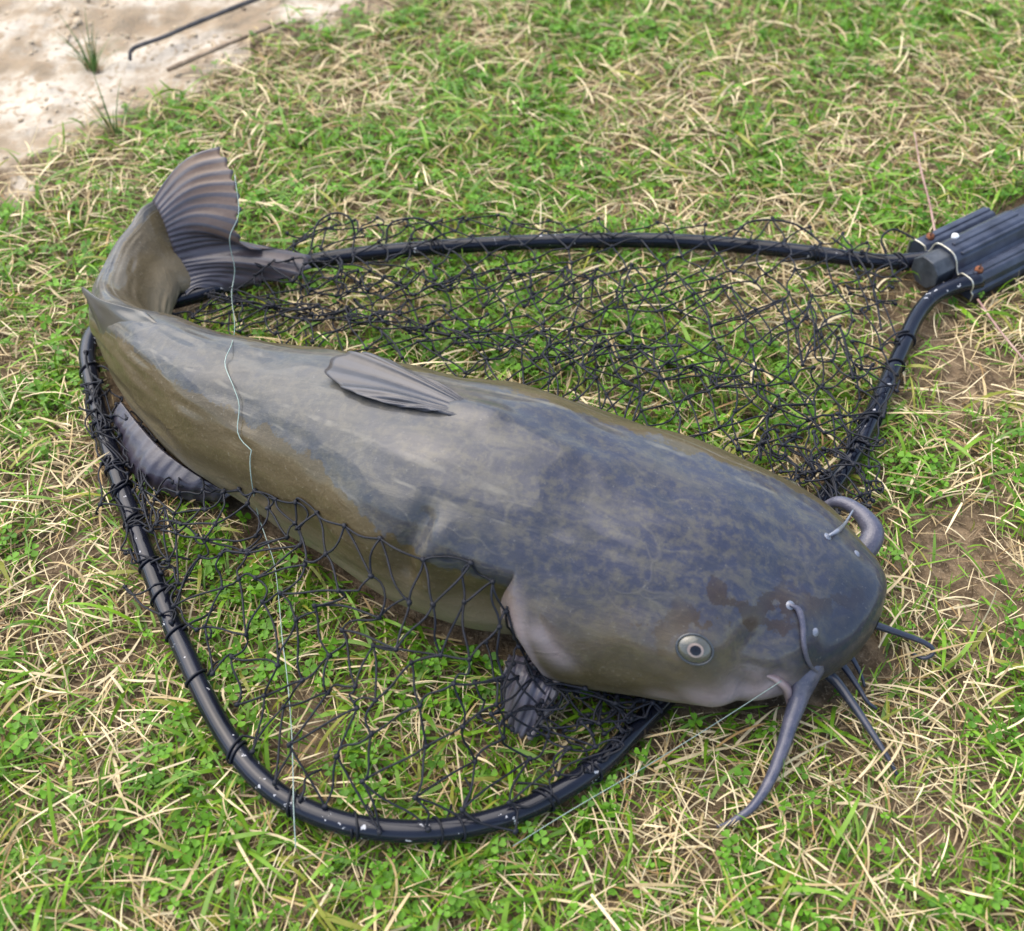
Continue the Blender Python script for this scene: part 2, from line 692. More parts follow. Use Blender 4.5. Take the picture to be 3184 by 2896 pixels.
dent([(1460, 1310), (1500, 1290), (1550, 1270)], .003, .012)
dent([(1100, 960), (1220, 1010), (1330, 1080)], -.0012, .012)
dent([(940, 860), (1010, 900), (1090, 930)], -.0012, .012)
dent([(905, 800), (930, 806), (965, 818)], .0055, .015)
dent([(985, 826), (1080, 868), (1180, 918)], .0030, .016)
bvh = body_bvh(BODY)

cat = thing('catfish', 'large grey olive catfish curled in the landing net on the grass', 'fish', tuple(spine(np.array([.4]))[0, :2]) + (0.0,))


def find(x, y, off=0.0):
    """nearest spot of the skin along a line of sight, sliding towards the middle of the body if it misses"""
    for k in range(40):
        h_ = hit(x + (1250 - x) * k * .006, y + (1080 - y) * k * .006, off)
        if h_ is not None:
            return h_
    return None


def near_mask(path, rad):
    pp = [find(*p) for p in path]
    pp = np.array([p[0] for p in pp if p is not None])
    flat = BODY.reshape(-1, 3)
    if len(pp) > 1:
        pp = crom(pp, 16)
    d = np.min(np.linalg.norm(flat[:, None] - pp[None], axis=2), axis=1)
    return np.exp(-(d / rad) ** 2)


pink = np.clip(RIM.ravel() * .9, 0, 1)
pink = np.maximum(pink, near_mask([(1545, 1345), (1530, 1340)], .013))
pink = np.maximum(pink, .9 * near_mask([(1380, 1380), (1440, 1374), (1500, 1362)], .020))
pink = np.maximum(pink, .5 * near_mask([(1300, 1368), (1350, 1380)], .012))
pink = np.maximum(pink, .7 * near_mask([(1110, 1300), (1060, 1250)], .012))
yellow = near_mask([(1330, 1290), (1368, 1300), (1420, 1300)], .03)
yellow = np.maximum(yellow, .8 * near_mask([(1200, 1240), (1280, 1300), (1400, 1330)], .03))
elev = np.sin(AA).ravel()
patchy = np.maximum(near_mask([(1410, 1170), (1450, 1190), (1490, 1195), (1540, 1190)], .020), near_mask([(1340, 1225), (1400, 1222), (1470, 1218), (1540, 1240)], .016))
patchy = np.maximum(patchy, .9 * near_mask([(1600, 1190), (1650, 1185), (1690, 1170)], .014))
patchy = np.maximum(patchy, .8 * near_mask([(1260, 1225), (1300, 1245)], .024))
dark = np.maximum(near_mask([(1690, 1190), (1700, 1150), (1670, 1240), (1625, 1290)], .034), .6 * near_mask([(1605, 1250), (1590, 1230)], .012))
dark = np.maximum(dark, .8 * smooth(.035, .0, SS.ravel()))
thr = np.interp(SS.ravel(), [0, .12, .24, .30, .32, .37, .42, .50, .60, .75, .88, BL], [.05, .12, .20, .22, .34, .30, .46, .64, .72, .80, .80, .55])  # level where the painted sky reflection gives way to flank colour
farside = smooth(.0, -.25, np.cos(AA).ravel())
thr = thr * (1 - farside) + farside * np.interp(SS.ravel(), [0, .10, .20, .45, .7, BL], [.55, .72, .86, .88, .90, .80])  # band of flank colour by the far outline paints in reflected trees
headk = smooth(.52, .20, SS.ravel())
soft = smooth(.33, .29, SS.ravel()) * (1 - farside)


def make_skin():
    t = NT('catfish_skin')
    el, pk, yl, th, sf = t.attr('elev'), t.attr('pink'), t.attr('yellow'), t.attr('thr'), t.attr('soft')
    n_big = t.noise(9, 4, .55)
    n_mid = t.noise(38, 5, .6)
    n_fine = t.noise(260, 4, .6)
    n_streak = t.noise(30, 5, .65, t.axial((.30, 1.7, 1.4), -.36), .6)
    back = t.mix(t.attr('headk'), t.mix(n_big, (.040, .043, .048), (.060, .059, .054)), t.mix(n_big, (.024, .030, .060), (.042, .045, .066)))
    back = t.mix(t.step(n_streak, .48, .68, 0, .7), back, (.098, .092, .078))
    back = t.mix(t.step(t.noise(110, 5, .65), .42, .66, 0, .75), back, (.092, .086, .070))
    back = t.mix(t.step(n_mid, .50, .34, 0, .5), back, (.026, .031, .046))
    vo = t.new('ShaderNodeTexVoronoi', feature='DISTANCE_TO_EDGE')
    vo.inputs['Scale'].default_value = 15
    wv = t.new('ShaderNodeVectorMath', operation='ADD')
    nz = t.new('ShaderNodeTexNoise')
    nz.inputs['Scale'].default_value = 16
    t.link(t.coord(), nz.inputs['Vector'])
    sc_ = t.new('ShaderNodeVectorMath', operation='SCALE')
    sc_.inputs['Scale'].default_value = .10
    t.link(nz.outputs['Color'], sc_.inputs[0])
    t.link(t.axial((.35, 1.5, 1.2), -.40), wv.inputs[0])
    t.link(sc_.outputs[0], wv.inputs[1])
    t.link(wv.outputs[0], vo.inputs['Vector'])
    vein = t.math('MULTIPLY', t.step(vo.outputs['Distance'], .045, .006), t.step(t.noise(11, 3), .40, .62))
    back = t.mix(t.math('MULTIPLY', vein, .34), back, (.115, .108, .092))
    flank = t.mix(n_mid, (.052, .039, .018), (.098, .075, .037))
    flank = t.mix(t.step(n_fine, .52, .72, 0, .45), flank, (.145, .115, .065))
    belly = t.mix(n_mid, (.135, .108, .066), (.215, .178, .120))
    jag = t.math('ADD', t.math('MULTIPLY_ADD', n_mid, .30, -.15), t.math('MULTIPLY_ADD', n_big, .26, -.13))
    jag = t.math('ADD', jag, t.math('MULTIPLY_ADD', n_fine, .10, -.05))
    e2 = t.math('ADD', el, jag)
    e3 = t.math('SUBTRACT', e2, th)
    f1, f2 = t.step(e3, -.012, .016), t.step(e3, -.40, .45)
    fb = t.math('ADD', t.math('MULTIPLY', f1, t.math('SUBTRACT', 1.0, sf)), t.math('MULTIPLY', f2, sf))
    body = t.mix(fb, flank, back)  # jagged edge paints reflected sky against trees, over the skin's own two tones
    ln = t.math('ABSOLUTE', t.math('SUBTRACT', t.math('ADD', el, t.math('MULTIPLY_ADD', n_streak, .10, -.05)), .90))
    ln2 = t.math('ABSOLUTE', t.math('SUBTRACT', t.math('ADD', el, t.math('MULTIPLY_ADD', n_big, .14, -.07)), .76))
    hilite_lines = t.math('MAXIMUM', t.step(ln, .016, .004), t.step(ln2, .012, .003))
    hilite_lines = t.math('MULTIPLY', t.math('MULTIPLY', hilite_lines, t.step(t.noise(25, 3), .42, .62)), t.math('SUBTRACT', 1.0, sf))
    body = t.mix(t.math('MULTIPLY', hilite_lines, .7), body, (.15, .142, .12))  # broken pale highlights painted lengthwise into the back colour
    body = t.mix(t.step(t.math('ADD', e2, t.math('MULTIPLY', sf, .3)), .16, -.28), body, belly)
    pat = t.math('MULTIPLY', t.attr('patchy'), t.step(t.math('ADD', t.noise(34, 5, .6), t.math('MULTIPLY', t.attr('patchy'), .22)), .64, .67), clamp=True)
    body = t.mix(t.math('MULTIPLY', pat, .85), body, (.034, .022, .016))
    body = t.mix(t.math('MULTIPLY', t.attr('dark'), .8), body, (.014, .019, .034))
    body = t.mix(t.math('MULTIPLY', yl, .5), body, (.135, .105, .055))
    body = t.mix(pk, body, t.mix(n_mid, (.20, .155, .16), (.31, .265, .265)))
    # fine pale speckle of slime
    body = t.mix(t.step(n_fine, .62, .76, 0, .5), body, (.17, .165, .145))
    # wet film: dries off in torn patches
    wet = t.step(t.math('ADD', e2, t.math('MULTIPLY_ADD', t.noise(16, 6, .65), .8, -.4)), .15, .5)
    t.set(Base_Color=body, Roughness=t.step(n_mid, .3, .7, .45, .6), Specular_IOR_Level=.22,
          Coat_Weight=t.math('MULTIPLY_ADD', wet, .30, .24), Coat_Roughness=t.step(t.noise(70, 4), .35, .65, .07, .20))
    hgt = t.math('ADD', t.math('MULTIPLY_ADD', n_streak, .7, t.math('MULTIPLY', vein, .10)), t.math('ADD', t.math('MULTIPLY', n_mid, .5), t.math('MULTIPLY', n_fine, .20)))
    t.bump(hgt, .42, .005)
    return t.m


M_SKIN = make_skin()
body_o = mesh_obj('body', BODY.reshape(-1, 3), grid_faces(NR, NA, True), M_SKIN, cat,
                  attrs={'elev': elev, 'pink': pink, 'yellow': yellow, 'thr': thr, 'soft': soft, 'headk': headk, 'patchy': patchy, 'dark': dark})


def part_mat(name, c1, c2, c3, rough=.35, coat=.6, scale=40):
    t = NT(name)
    n = t.noise(scale, 5)
    n2 = t.noise(scale * 5, 4)
    c = t.mix(t.step(n, .3, .7), c1, c2)
    c = t.mix(t.step(n2, .55, .75, 0, .6), c, c3)
    t.set(Base_Color=c, Roughness=rough, Coat_Weight=coat, Coat_Roughness=.15)
    t.bump(n2, .25, .002)
    return t.m


M_BARB = part_mat('barbel_skin', (.045, .050, .085), (.090, .088, .12), (.16, .15, .18), .45, .3, 90)
M_BARBD = part_mat('dark_barbel_skin', (.014, .018, .036), (.030, .034, .056), (.06, .06, .08), .4, .4, 30)
M_NOST = part_mat('nostril_skin', (.11, .13, .18), (.19, .21, .26), (.3, .3, .33), .3, .6, 90)


def fin_mat(name, web, ray_c, tint, wetness=.6):
    t = NT(name)
    r, v, u = t.attr('ray'), t.attr('out'), t.attr('top')
    n = t.noise(60, 5)
    c = t.mix(t.step(n, .3, .7), web, tuple(x * 1.5 for x in web))
    c = t.mix(t.math('MULTIPLY', u, t.step(v, .1, .7, .25, 1)), c, t.mix(n, tint, tuple(x * 1.35 for x in tint)))
    c = t.mix(t.step(r, .45, .9, 0, .85), c, ray_c)
    t.set(Base_Color=c, Roughness=.36, Coat_Weight=wetness, Coat_Roughness=.16)
    t.bump(t.noise(140, 4), .25, .002)
    tr = t.new('ShaderNodeBsdfTranslucent')
    t.link(c, tr.inputs['Color'])
    mx = t.new('ShaderNodeMixShader')
    mx.inputs[0].default_value = .22
    t.link(t.b.outputs[0], mx.inputs[1])
    t.link(tr.outputs[0], mx.inputs[2])
    t.link(mx.outputs[0], t.out.inputs['Surface'])
    return t.m


M_TAIL = fin_mat('tail_fin_skin', (.046, .046, .066), (.080, .080, .10), (.16, .105, .07), .35)
M_DORSAL = fin_mat('dorsal_fin_skin', (.032, .036, .050), (.066, .068, .082), (.062, .05, .04), .35)
M_DARKFIN = fin_mat('dark_fin_skin', (.024, .023, .038), (.058, .054, .076), (.048, .038, .05), .5)


def fan(name, base, tip, nrays, mat, bulge=None, ridge=.0016, thick=.0022, scallop=.05, label=None, edge_thick=None, lead=None):
    """fin sheet between a base curve and a tip curve (same side order), with raised rays and a scalloped rim"""
    nu, nv = nrays * 8 + 1, 26
    B, T = crom(base, nu), crom(tip, nu)
    v = np.linspace(0, 1, nv)
    u = np.linspace(0, 1, nu)
    uw = u + (noise2(u * 9, u * 0, 1.0, nrays) - .5) * .07 * np.sin(np.pi * u)
    ph = np.cos(uw * nrays * 2 * np.pi)
    rayf = .5 + .5 * ph
    sc = 1 - scallop * (.5 - .5 * ph) * (0.6 + .8 * noise2(u * nrays, u * 0, 1.0, 3))
    sc[0] = sc[-1] = 1
    G_ = B[None] + (T - B)[None] * (v[:, None] * sc[None])[..., None]
    if bulge is not None:
        G_ += (np.asarray(bulge)[None, None] * (np.sin(np.pi * v)[:, None] * (np.ones(nu)[None] if lead is None else (lead + (1 - lead) * u)[None]))[..., None])
    d1 = np.gradient(G_, axis=0)
    d2 = np.gradient(G_, axis=1)
    n = np.cross(d2, d1)
    n /= np.linalg.norm(n, axis=-1)[..., None] + 1e-12
    if n[..., 2].mean() < 0:
        n = -n
    wob = (noise2(u[None] * 6 + v[:, None] * 1.3, v[:, None] * 2 + 0 * u[None], 1.0, 7) - .5) * .006 * v[:, None]
    fold = np.cos(uw * max(nrays / 3.6, 1.5) * 2 * np.pi + .8) * ridge * 1.5 * np.sin(np.pi * np.clip(u, 0, 1)) ** .5
    up = G_ + n * (fold[None] * np.sin(np.pi * v * .85)[:, None] + ridge * (rayf[None] - .4) * (1 - .35 * v[:, None]) + wob)[..., None]
    th = thick * (1 - .72 * v)[:, None] * (.55 + .45 * rayf[None])
    lo = up - n * th[..., None] - n * (ridge * .0)
    V = np.concatenate([up.reshape(-1, 3), lo.reshape(-1, 3)])
    f = grid_faces(nv, nu)
    m = nv * nu
    g = f[:, ::-1] + m
    idx = np.arange(m).reshape(nv, nu)
    rim = np.r_[idx[0], idx[1:, -1], idx[-1, ::-1][1:], idx[::-1, 0][1:-1]]
    r2 = np.roll(rim, -1)
    sidef = np.stack([rim, rim + m, r2 + m, r2], 1)
    rr = np.broadcast_to(rayf[None], (nv, nu)).ravel()
    vv = np.broadcast_to(v[:, None], (nv, nu)).ravel()
    uu = np.broadcast_to(1 - u[None], (nv, nu)).ravel()
    return mesh_obj(name, V, np.vstack([f, g, sidef]), mat, cat,
                    attrs={'ray': np.r_[rr, rr], 'out': np.r_[vv, vv], 'top': np.r_[uu, uu]})


# tail fin: upper lobe stands up, lower lobe trails to the right over the rim of the net
tail_base = pts([(300, 396, .104), (318, 428, .092), (334, 472, .070), (347, 512, .048), (358, 552, .030), (366, 584, .020)])
tail_tip = pts([(432, 288, .150), (456, 330, .136), (470, 372, .120), (476, 415, .102), (470, 450, .085), (492, 490, .062),
                (545, 492, .050), (612, 505, .042), (600, 540, .032), (500, 562, .018), (430, 580, .012)])
fan('caudal_fin', tail_base, tail_tip, 20, M_TAIL, bulge=(-.004, .006, .007), ridge=.00062, thick=.0045, scallop=.05, lead=1.3)

# dorsal fin folded back along the back
db = np.array([hit(*p, -.003)[0] for p in [(930, 794), (938, 803), (932, 812), (914, 818)]])
dt = [at(850, 750, .206), at(780, 714, .206), at(725, 698, .203), at(690, 693, .199), at(662, 698, .195), at(645, 713, .191)]
dt += [hit(*p, o_)[0] for p, o_ in [((641, 734), .008), ((652, 758), .006), ((692, 780), .006), ((770, 803), .004), ((840, 816), .003)]]
fan('dorsal_fin', db, np.array(dt), 11, M_DORSAL, bulge=(0, 0, .004), ridge=.0007, thick=.005, scallop=.03)

# adipose fin: a fleshy point at the bend
ab = []
for p in [(325, 646), (280, 640), (240, 642), (210, 668), (198, 705)]:
    for k in range(30):
        h_ = hit(p[0] + k * 2, p[1] + k, -.003)
        if h_ is not None:
            break
    ab.append(h_[0])
ab = np.array(ab)
atip = at(157, 563, .138)
adt = np.array([ab[0] * .75 + atip * .25 + np.array([0, .006, .004]), ab[1] * .35 + atip * .65, atip, ab[3] * .35 + atip * .65, ab[4] * .8 + atip * .2])
t_ = NT('adipose_skin')
t_.set(Base_Color=t_.mix(t_.noise(40, 5), (.040, .040, .040), (.075, .070, .052)), Roughness=.4, Coat_Weight=.5, Coat_Roughness=.15)
fan('adipose_fin', ab, adt, 2, t_.m, ridge=0, thick=.008, scallop=0)

# pectoral fin, near side
pb = pts([(1002, 1290, .050), (1030, 1292, .054), (1062, 1296, .056), (1106, 1312, .052)])
pt = pts([(985, 1368, .024), (1000, 1420, .018), (1022, 1452, .016), (1046, 1450, .020)])
fan('pectoral_fin', pb, pt, 6, fin_mat('pectoral_fin_skin', (.070, .066, .092), (.125, .118, .145), (.10, .085, .10), .4), bulge=(0, -.004, .012), ridge=.0016, thick=.006, scallop=.04)
V, Q, T = tube(crom(pts([(1100, 1306, .056), (1092, 1350, .046), (1070, 1405, .031), (1042, 1455, .018)]), 24), np.linspace(.0075, .0028, 24), 10)
pec_spine = mesh_obj('pectoral_spine', V, [Q, T], part_mat('spine_skin', (.15, .125, .125), (.26, .22, .205), (.34, .29, .26), .4, .5), cat)

# anal fin, wet and dark under the flank
anb = pts([(238, 792, .045), (268, 830, .046), (305, 872, .046), (350, 910, .044), (405, 946, .040), (455, 975, .034)])
ant = pts([(228, 838, .014), (238, 890, .012), (262, 938, .012), (310, 968, .012), (380, 986, .012), (448, 996, .012)])
fan('anal_fin', anb, ant, 14, M_DARKFIN, bulge=(-.003, -.003, .004), ridge=.0008, thick=.004, scallop=.04)

# eyes
def eye(center, normal, fwd):
    n = Vector(normal).normalized()
    f = (Vector(fwd) - n * Vector(fwd).dot(n)).normalized()
    b = n.cross(f)
    def dome(rx, ry, h, z0, name, mat, off=(0, 0), parent=cat, tmax=math.pi / 2):
        nv, nu = 10, 32
        V = [np.array(Vector(center) + f * off[0] + b * off[1] + n * (z0 + h))]
        for i in range(1, nv):
            t = i / (nv - 1) * tmax
            for j in range(nu):
                a = 2 * math.pi * j / nu
                V.append(np.array(Vector(center) + f * (off[0] + rx * math.sin(t) * math.cos(a)) + b * (off[1] + ry * math.sin(t) * math.sin(a)) + n * (z0 + h * math.cos(t))))
        tri = [(0, 1 + j, 1 + (j + 1) % nu) for j in range(nu)]
        q = grid_faces(nv - 1, nu, True) + 1
        o = mesh_obj(name, np.array(V), [np.array(q), np.array(tri)], mat, cat)
        if parent is not cat:
            o.parent = parent
            o.matrix_parent_inverse = Matrix.Identity(4)
        return o
    e = dome(.0150, .0118, .0066, -.0016, 'eye', M_EYE)
    ring_p = [np.array(Vector(center) + f * .0154 * math.cos(a) + b * .0120 * math.sin(a) + n * .0002) for a in np.linspace(0, 2 * math.pi, 41)]
    V, Q, T = tube(np.array(ring_p), .0011, 8, cap=False)
    o = mesh_obj('eyelid', V, Q, M_LID, cat)
    dome(.0150, .0128, .0066, -.0013, 'iris', M_IRIS, (.0, .0), e, math.asin(.46))
    dome(.0150, .0132, .0066, -.0010, 'pupil', M_PUPIL, (.0, .0), e, math.asin(.31))


M_EYE = part_mat('eye_cornea', (.055, .060, .055), (.085, .082, .060), (.09, .07, .025), .08, 1.0, 120)
M_IRIS = part_mat('eye_iris', (.20, .15, .125), (.29, .225, .185), (.22, .17, .075), .15, 1.0, 200)
M_PUPIL = simple('eye_pupil', (.004, .004, .007), (.008, .008, .012), 50, .08, 0)
M_LID = part_mat('eyelid_skin', (.022, .028, .034), (.045, .05, .055), (.07, .07, .07), .35, .6, 80)
ec, en = hit(1368, 1279, -.0008)
eye(ec, en, (.85, -.53, 0))
# the other eye, mirrored on the far side of the head
mid = np.array([.268, .665])
axd = np.array([.85, -.53]) / np.linalg.norm([.85, .53])
rel = ec[:2] - mid
m2 = mid + axd * (rel @ axd) - (rel - axd * (rel @ axd))
n2 = en[:2] - 2 * (en[:2] - axd * (en[:2] @ axd))
far_loc, far_n, _, _ = bvh.find_nearest(Vector((m2[0], m2[1], ec[2])))
eye(np.array(far_loc) + np.array([n2[0], n2[1], en[2]]) * -.0008, (n2[0], n2[1], en[2]), (.85, -.53, 0))

# nostrils
def blob(name, c, n, r, h, mat):
    n = Vector(n).normalized()
    f = n.orthogonal().normalized()
    b = n.cross(f)
    P = [Vector(c) - n * h * .4, Vector(c) + n * h * .4, Vector(c) + n * h]
    V, Q, T = tube(np.array(crom(np.array([np.array(p) for p in P]), 7)), [r, r * 1.1, r * 1.1, r, r * .9, r * .75, r * .45], 12)
    return mesh_obj(name, V, [Q, T], mat, cat)


for p, r in [((1606, 1245), .0042), ((1556, 1192), .0044), ((1630, 1056), .0042), ((1688, 1090), .0040)]:
    h_ = hit(*p)
    if h_ is not None:
        blob('nostril', h_[0] - np.array(h_[1]) * .0012, h_[1], r, .0022, M_NOST)

# barbels
def barbel(name, P, r0, r1, mat, n=40, power=1.0, flat=None, rr=None):
    P = crom(np.asarray(P), n)
    t = np.linspace(0, 1, n)
    r = r1 + (r0 - r1) * (1 - t) ** power if rr is None else np.interp(t, *rr)
    V, Q, T = tube(P, r, 12, flat)
    return mesh_obj(name, V, [Q, T], mat, cat)


def skin(x, y, off):
    h_ = find(x, y, off)
    return h_[0] if h_ is not None else at(x, y, .05)


b0 = skin(1656, 1280, -.030)
b1 = skin(1628, 1305, -.020)
barbel('maxillary_barbel', [b0, b1, skin(1596, 1334, -.008), at(1573, 1374, .046), at(1557, 1420, .038), at(1540, 1475, .030), at(1516, 1535, .022),
                            at(1482, 1588, .016), at(1440, 1618, .010), at(1412, 1628, .004)], .012, .002, M_BARB, 60,
       rr=([0, .08, .18, .3, .45, .7, .9, 1], [.010, .0150, .0150, .0086, .0066, .0048, .0032, .0013]))
barbel('maxillary_barbel', [at(1672, 1110, .045), at(1708, 1076, .056), at(1718, 1048, .062), at(1704, 1022, .066), at(1682, 1001, .068), at(1655, 989, .066), at(1630, 995, .054), at(1606, 1012, .034)],
       .012, .002, M_BARB, 50, rr=([0, .15, .35, .55, .8, 1], [.010, .0118, .0105, .0072, .0052, .0028]))
nb = [skin(*p, o) for p, o in [((1553, 1192), .002), ((1568, 1202), .003), ((1577, 1230), .0025), ((1580, 1270), .0025), ((1590, 1305), .002), ((1612, 1325), .002)]]
barbel('nasal_barbel', nb, .0034, .0014, M_BARB, 30, rr=([0, .12, .3, 1], [.0012, .0030, .0026, .0012]))
nb = [skin(*p, o) for p, o in [((1628, 1058), .003), ((1642, 1052), .005)]] + [at(1664, 1030, .100), at(1680, 1004, .092)]
barbel('nasal_barbel', nb, .0026, .0012, M_NOST, 24, rr=([0, .15, .4, 1], [.0012, .0024, .0018, .0009]))
barbel('chin_barbel', [at(1600, 1310, .030), at(1640, 1336, .026), at(1680, 1388, .022), at(1720, 1448, .018), at(1750, 1495, .014), at(1766, 1526, .008)], .0058, .0016, M_BARBD)
barbel('chin_barbel', [at(1640, 1290, .030), at(1664, 1316, .024), at(1690, 1354, .018), at(1708, 1382, .014), at(1726, 1396, .010)], .0038, .0014, M_BARBD)
barbel('chin_barbel', [at(1660, 1270, .030), at(1684, 1306, .022), at(1697, 1334, .014), at(1702, 1352, .008)], .0030, .0013, M_BARBD)
barbel('chin_barbel', [at(1690, 1220, .034), at(1724, 1231, .030), at(1770, 1247, .026), at(1812, 1262, .022), at(1834, 1275, .018), at(1836, 1288, .014), at(1818, 1296, .012), at(1796, 1288, .009)], .0042, .0016, M_BARBD)

# lip flap at the mouth corner
lipP = np.array([skin(1506, 1330, -.002), skin(1528, 1336, -.001), skin(1546, 1350, .001), at(1552, 1372, .040), at(1556, 1392, .040)])
V, Q, T = tube(crom(lipP, 24), np.interp(np.linspace(0, 1, 24), [0, .3, .7, 1], [.001, .0060, .0070, .004]), 12, .6)
mesh_obj('lip_fold', V, [Q, T], part_mat('lip_skin', (.24, .17, .175), (.34, .26, .26), (.2, .16, .18), .35, .5), cat)

# ------------------------------------------------------------------ landing net
net = thing('landing_net', 'black landing net with open mesh bag and ribbed handle lying on the grass', 'landing net', tuple(at(1000, 1000)[:2]) + (0.0,))
TR = .0096
hoop_a = [(1905, 520, .026), (1850, 508, .024), (1800, 512, .021), (1760, 516, .019), (1700, 512, .018), (1600, 499, .018), (1450, 483, .018), (1300, 474, .018),
          (1150, 474, .018), (1000, 479, .018), (850, 488, .018), (700, 502, .018), (600, 518, .016), (500, 545, .014), (400, 577, .012), (300, 606, .011), (225, 630, .011), (185, 655, .013), (172, 695, .016),
          (178, 740, .018), (195, 815, .018), (215, 885, .018), (240, 965, .018), (270, 1045, .018), (300, 1130, .018), (333, 1215, .018), (368, 1295, .018),
          (403, 1372, .018), (446, 1450, .018), (500, 1522, .018), (570, 1578, .018), (660, 1616, .018), (755, 1634, .018), (850, 1636, .018), (950, 1620, .018),
          (1045, 1588, .018), (1125, 1545, .018), (1195, 1493, .018), (1250, 1437, .016), (1310, 1375, .012), (1400, 1270, .010), (1540, 1100, .010), (1620, 985, .013),
          (1662, 925, .016), (1700, 858, .018), (1740, 768, .018), (1775, 690, .018), (1800, 632, .019), (1832, 590, .021), (1875, 566, .024), (1930, 552, .026)]
HOOP = crom(pts(hoop_a), 420)
V, Q, T = tube(HOOP, TR, 20)
mesh_obj('hoop', V, [Q, T], M_TUBE, net)


def hoop_dist(P):
    d = np.linalg.norm(P[:, None, :2] - HOOP[None, ::2, :2], axis=2)
    i = d.argmin(1)
    return d[np.arange(len(P)), i], HOOP[::2][i]


def keep_off_fish(P, gap=.0025):
    out = P.copy()
    for k in range(len(P)):
        loc, nor, idx, dist = bvh.find_nearest(Vector(P[k]), .2)
        if loc is None:
            continue
        c = spine(np.array([SS.ravel()[int(grid_first[idx])]]))[0, :3]
        outv = Vector(np.array(loc) - c)
        if nor.dot(outv) < 0:
            nor = -nor
        v = Vector(P[k]) - loc
        if v.dot(nor) < gap and P[k][2] > .012:
            out[k] = np.array(loc + nor * gap)
    return out


grid_first = grid_faces(NR, NA, True)[:, 0]
net_bag = Bag()
twr = .00104


def cord(P, r=twr):
    V, Q, T = tube(P, r, 5, cap=False)
    net_bag.add(V, Q)


def knot(p, r=.0024):
    a = rng.normal(size=3)
    a /= np.linalg.norm(a)
    Pk = np.array([p - a * r * 1.1, p - a * r * .4, p + a * r * .4, p + a * r * 1.1])
    V, Q, T = tube(Pk, [r * .45, r, r, r * .45], 6)
    net_bag.add(V, Q, T)


def lattice(far, near, cols, rows_n, fold=None, height=None, jit=.004, seed=1, v0=0., v1=1., over_fish=False, slack=.0026, edge_warp=.0, border=False):
    """knotted diamond mesh stretched between two edge curves"""
    r = np.random.default_rng(seed)
    n = 200
    Fa, Ne = crom(far, n), crom(near, n)
    uu = np.linspace(0, 1, n)
    KN = {}
    for j in range(rows_n):
        for i in range(cols):
            u = (i + (.5 if j % 2 else 0)) / (cols - .5)
            v = v0 + (v1 - v0) * j / (rows_n - 1)
            v2 = fold(u, v) if fold else v
            u2 = u + (noise2(u * 4, v * 4, 1.3, seed) - .5) * .10 + edge_warp * (v - .5)
            u2 = min(max(u2, 0), 1)
            a = np.array([np.interp(u2, uu, Fa[:, k]) for k in range(3)])
            b = np.array([np.interp(u2, uu, Ne[:, k]) for k in range(3)])
            p = a + (b - a) * v2
            p[:2] += (np.array([noise2(u * 9, v * 7, 1, seed + 1), noise2(u * 9, v * 7, 1, seed + 2)]) - .5) * .034
            p[:2] += r.normal(size=2) * jit
            p[2] = (a[2] + (b[2] - a[2]) * v2) + (height(u, v) if height else 0) + (noise2(u * 8, v * 8, 1, seed + 3) - .5) * .016 + r.normal() * .002
            p[2] = max(p[2], .012)
            KN[i, j] = p
    keys = list(KN)
    P = np.array([KN[k] for k in keys])
    d, hp = hoop_dist(P)
    lift = np.exp(-(d / .014) ** 4) * (d < .03)
    P[:, 2] = np.maximum(P[:, 2], lift * (hp[:, 2] + TR + .002))
    if over_fish:
        P = keep_off_fish(P)
    KN = dict(zip(keys, P))
    if border:
        top = [KN[i, rows_n - 1] for i in range(cols)]
        for p, q in zip(top[:-1], top[1:]):
            if np.linalg.norm(q - p) < .09:
                t = np.linspace(0, 1, 8)[:, None]
                cord(keep_off_fish(p + (q - p) * t + np.sin(np.pi * t) * r.normal(size=3) * .004, .0018))
    for (i, j), p in KN.items():
        knot(p)
        if j + 1 >= rows_n:
            continue
        for k in ((i - 1, j + 1), (i, j + 1)) if j % 2 == 0 else ((i, j + 1), (i + 1, j + 1)):
            if k not in KN:
                continue
            q = KN[k]
            L = np.linalg.norm(q - p)
            if L > .085 or L < 1e-4:
                continue
            extra = max(0, .040 - L)
            t = np.linspace(0, 1, 8)[:, None]
            w = r.normal(size=3) * np.array([1, 1, .35])
            c = p + (q - p) * t + np.sin(np.pi * t) * w * (slack + extra * .14) + np.sin(2 * np.pi * t) * r.normal(size=3) * np.array([1, 1, .4]) * (slack * .4 + extra * .06)
            c[:, 2] = np.maximum(c[:, 2], .010)
            dd, hh_ = hoop_dist(c)
            m = dd < TR + .004
            c[m, 2] = np.maximum(c[m, 2], hh_[m, 2] + np.sqrt(np.clip((TR + .002) ** 2 - dd[m] ** 2, 0, 1)))
            if over_fish:
                c = keep_off_fish(c, .0018)
            cord(c)


def sfold(a, b, depth):
    """v runs on, doubles back and runs on again between a and b"""
    def f(u, v):
        aa = a + .06 * math.sin(u * 7)
        bb = b + .05 * math.sin(u * 5 + 1)
        if v < aa:
            return v * (aa + depth) / aa
        if v < bb:
            return (aa + depth) - (v - aa) * (2 * depth) / (bb - aa)
        lo = aa - depth
        return lo + (v - bb) * (1 - lo) / (1 - bb)
    return f


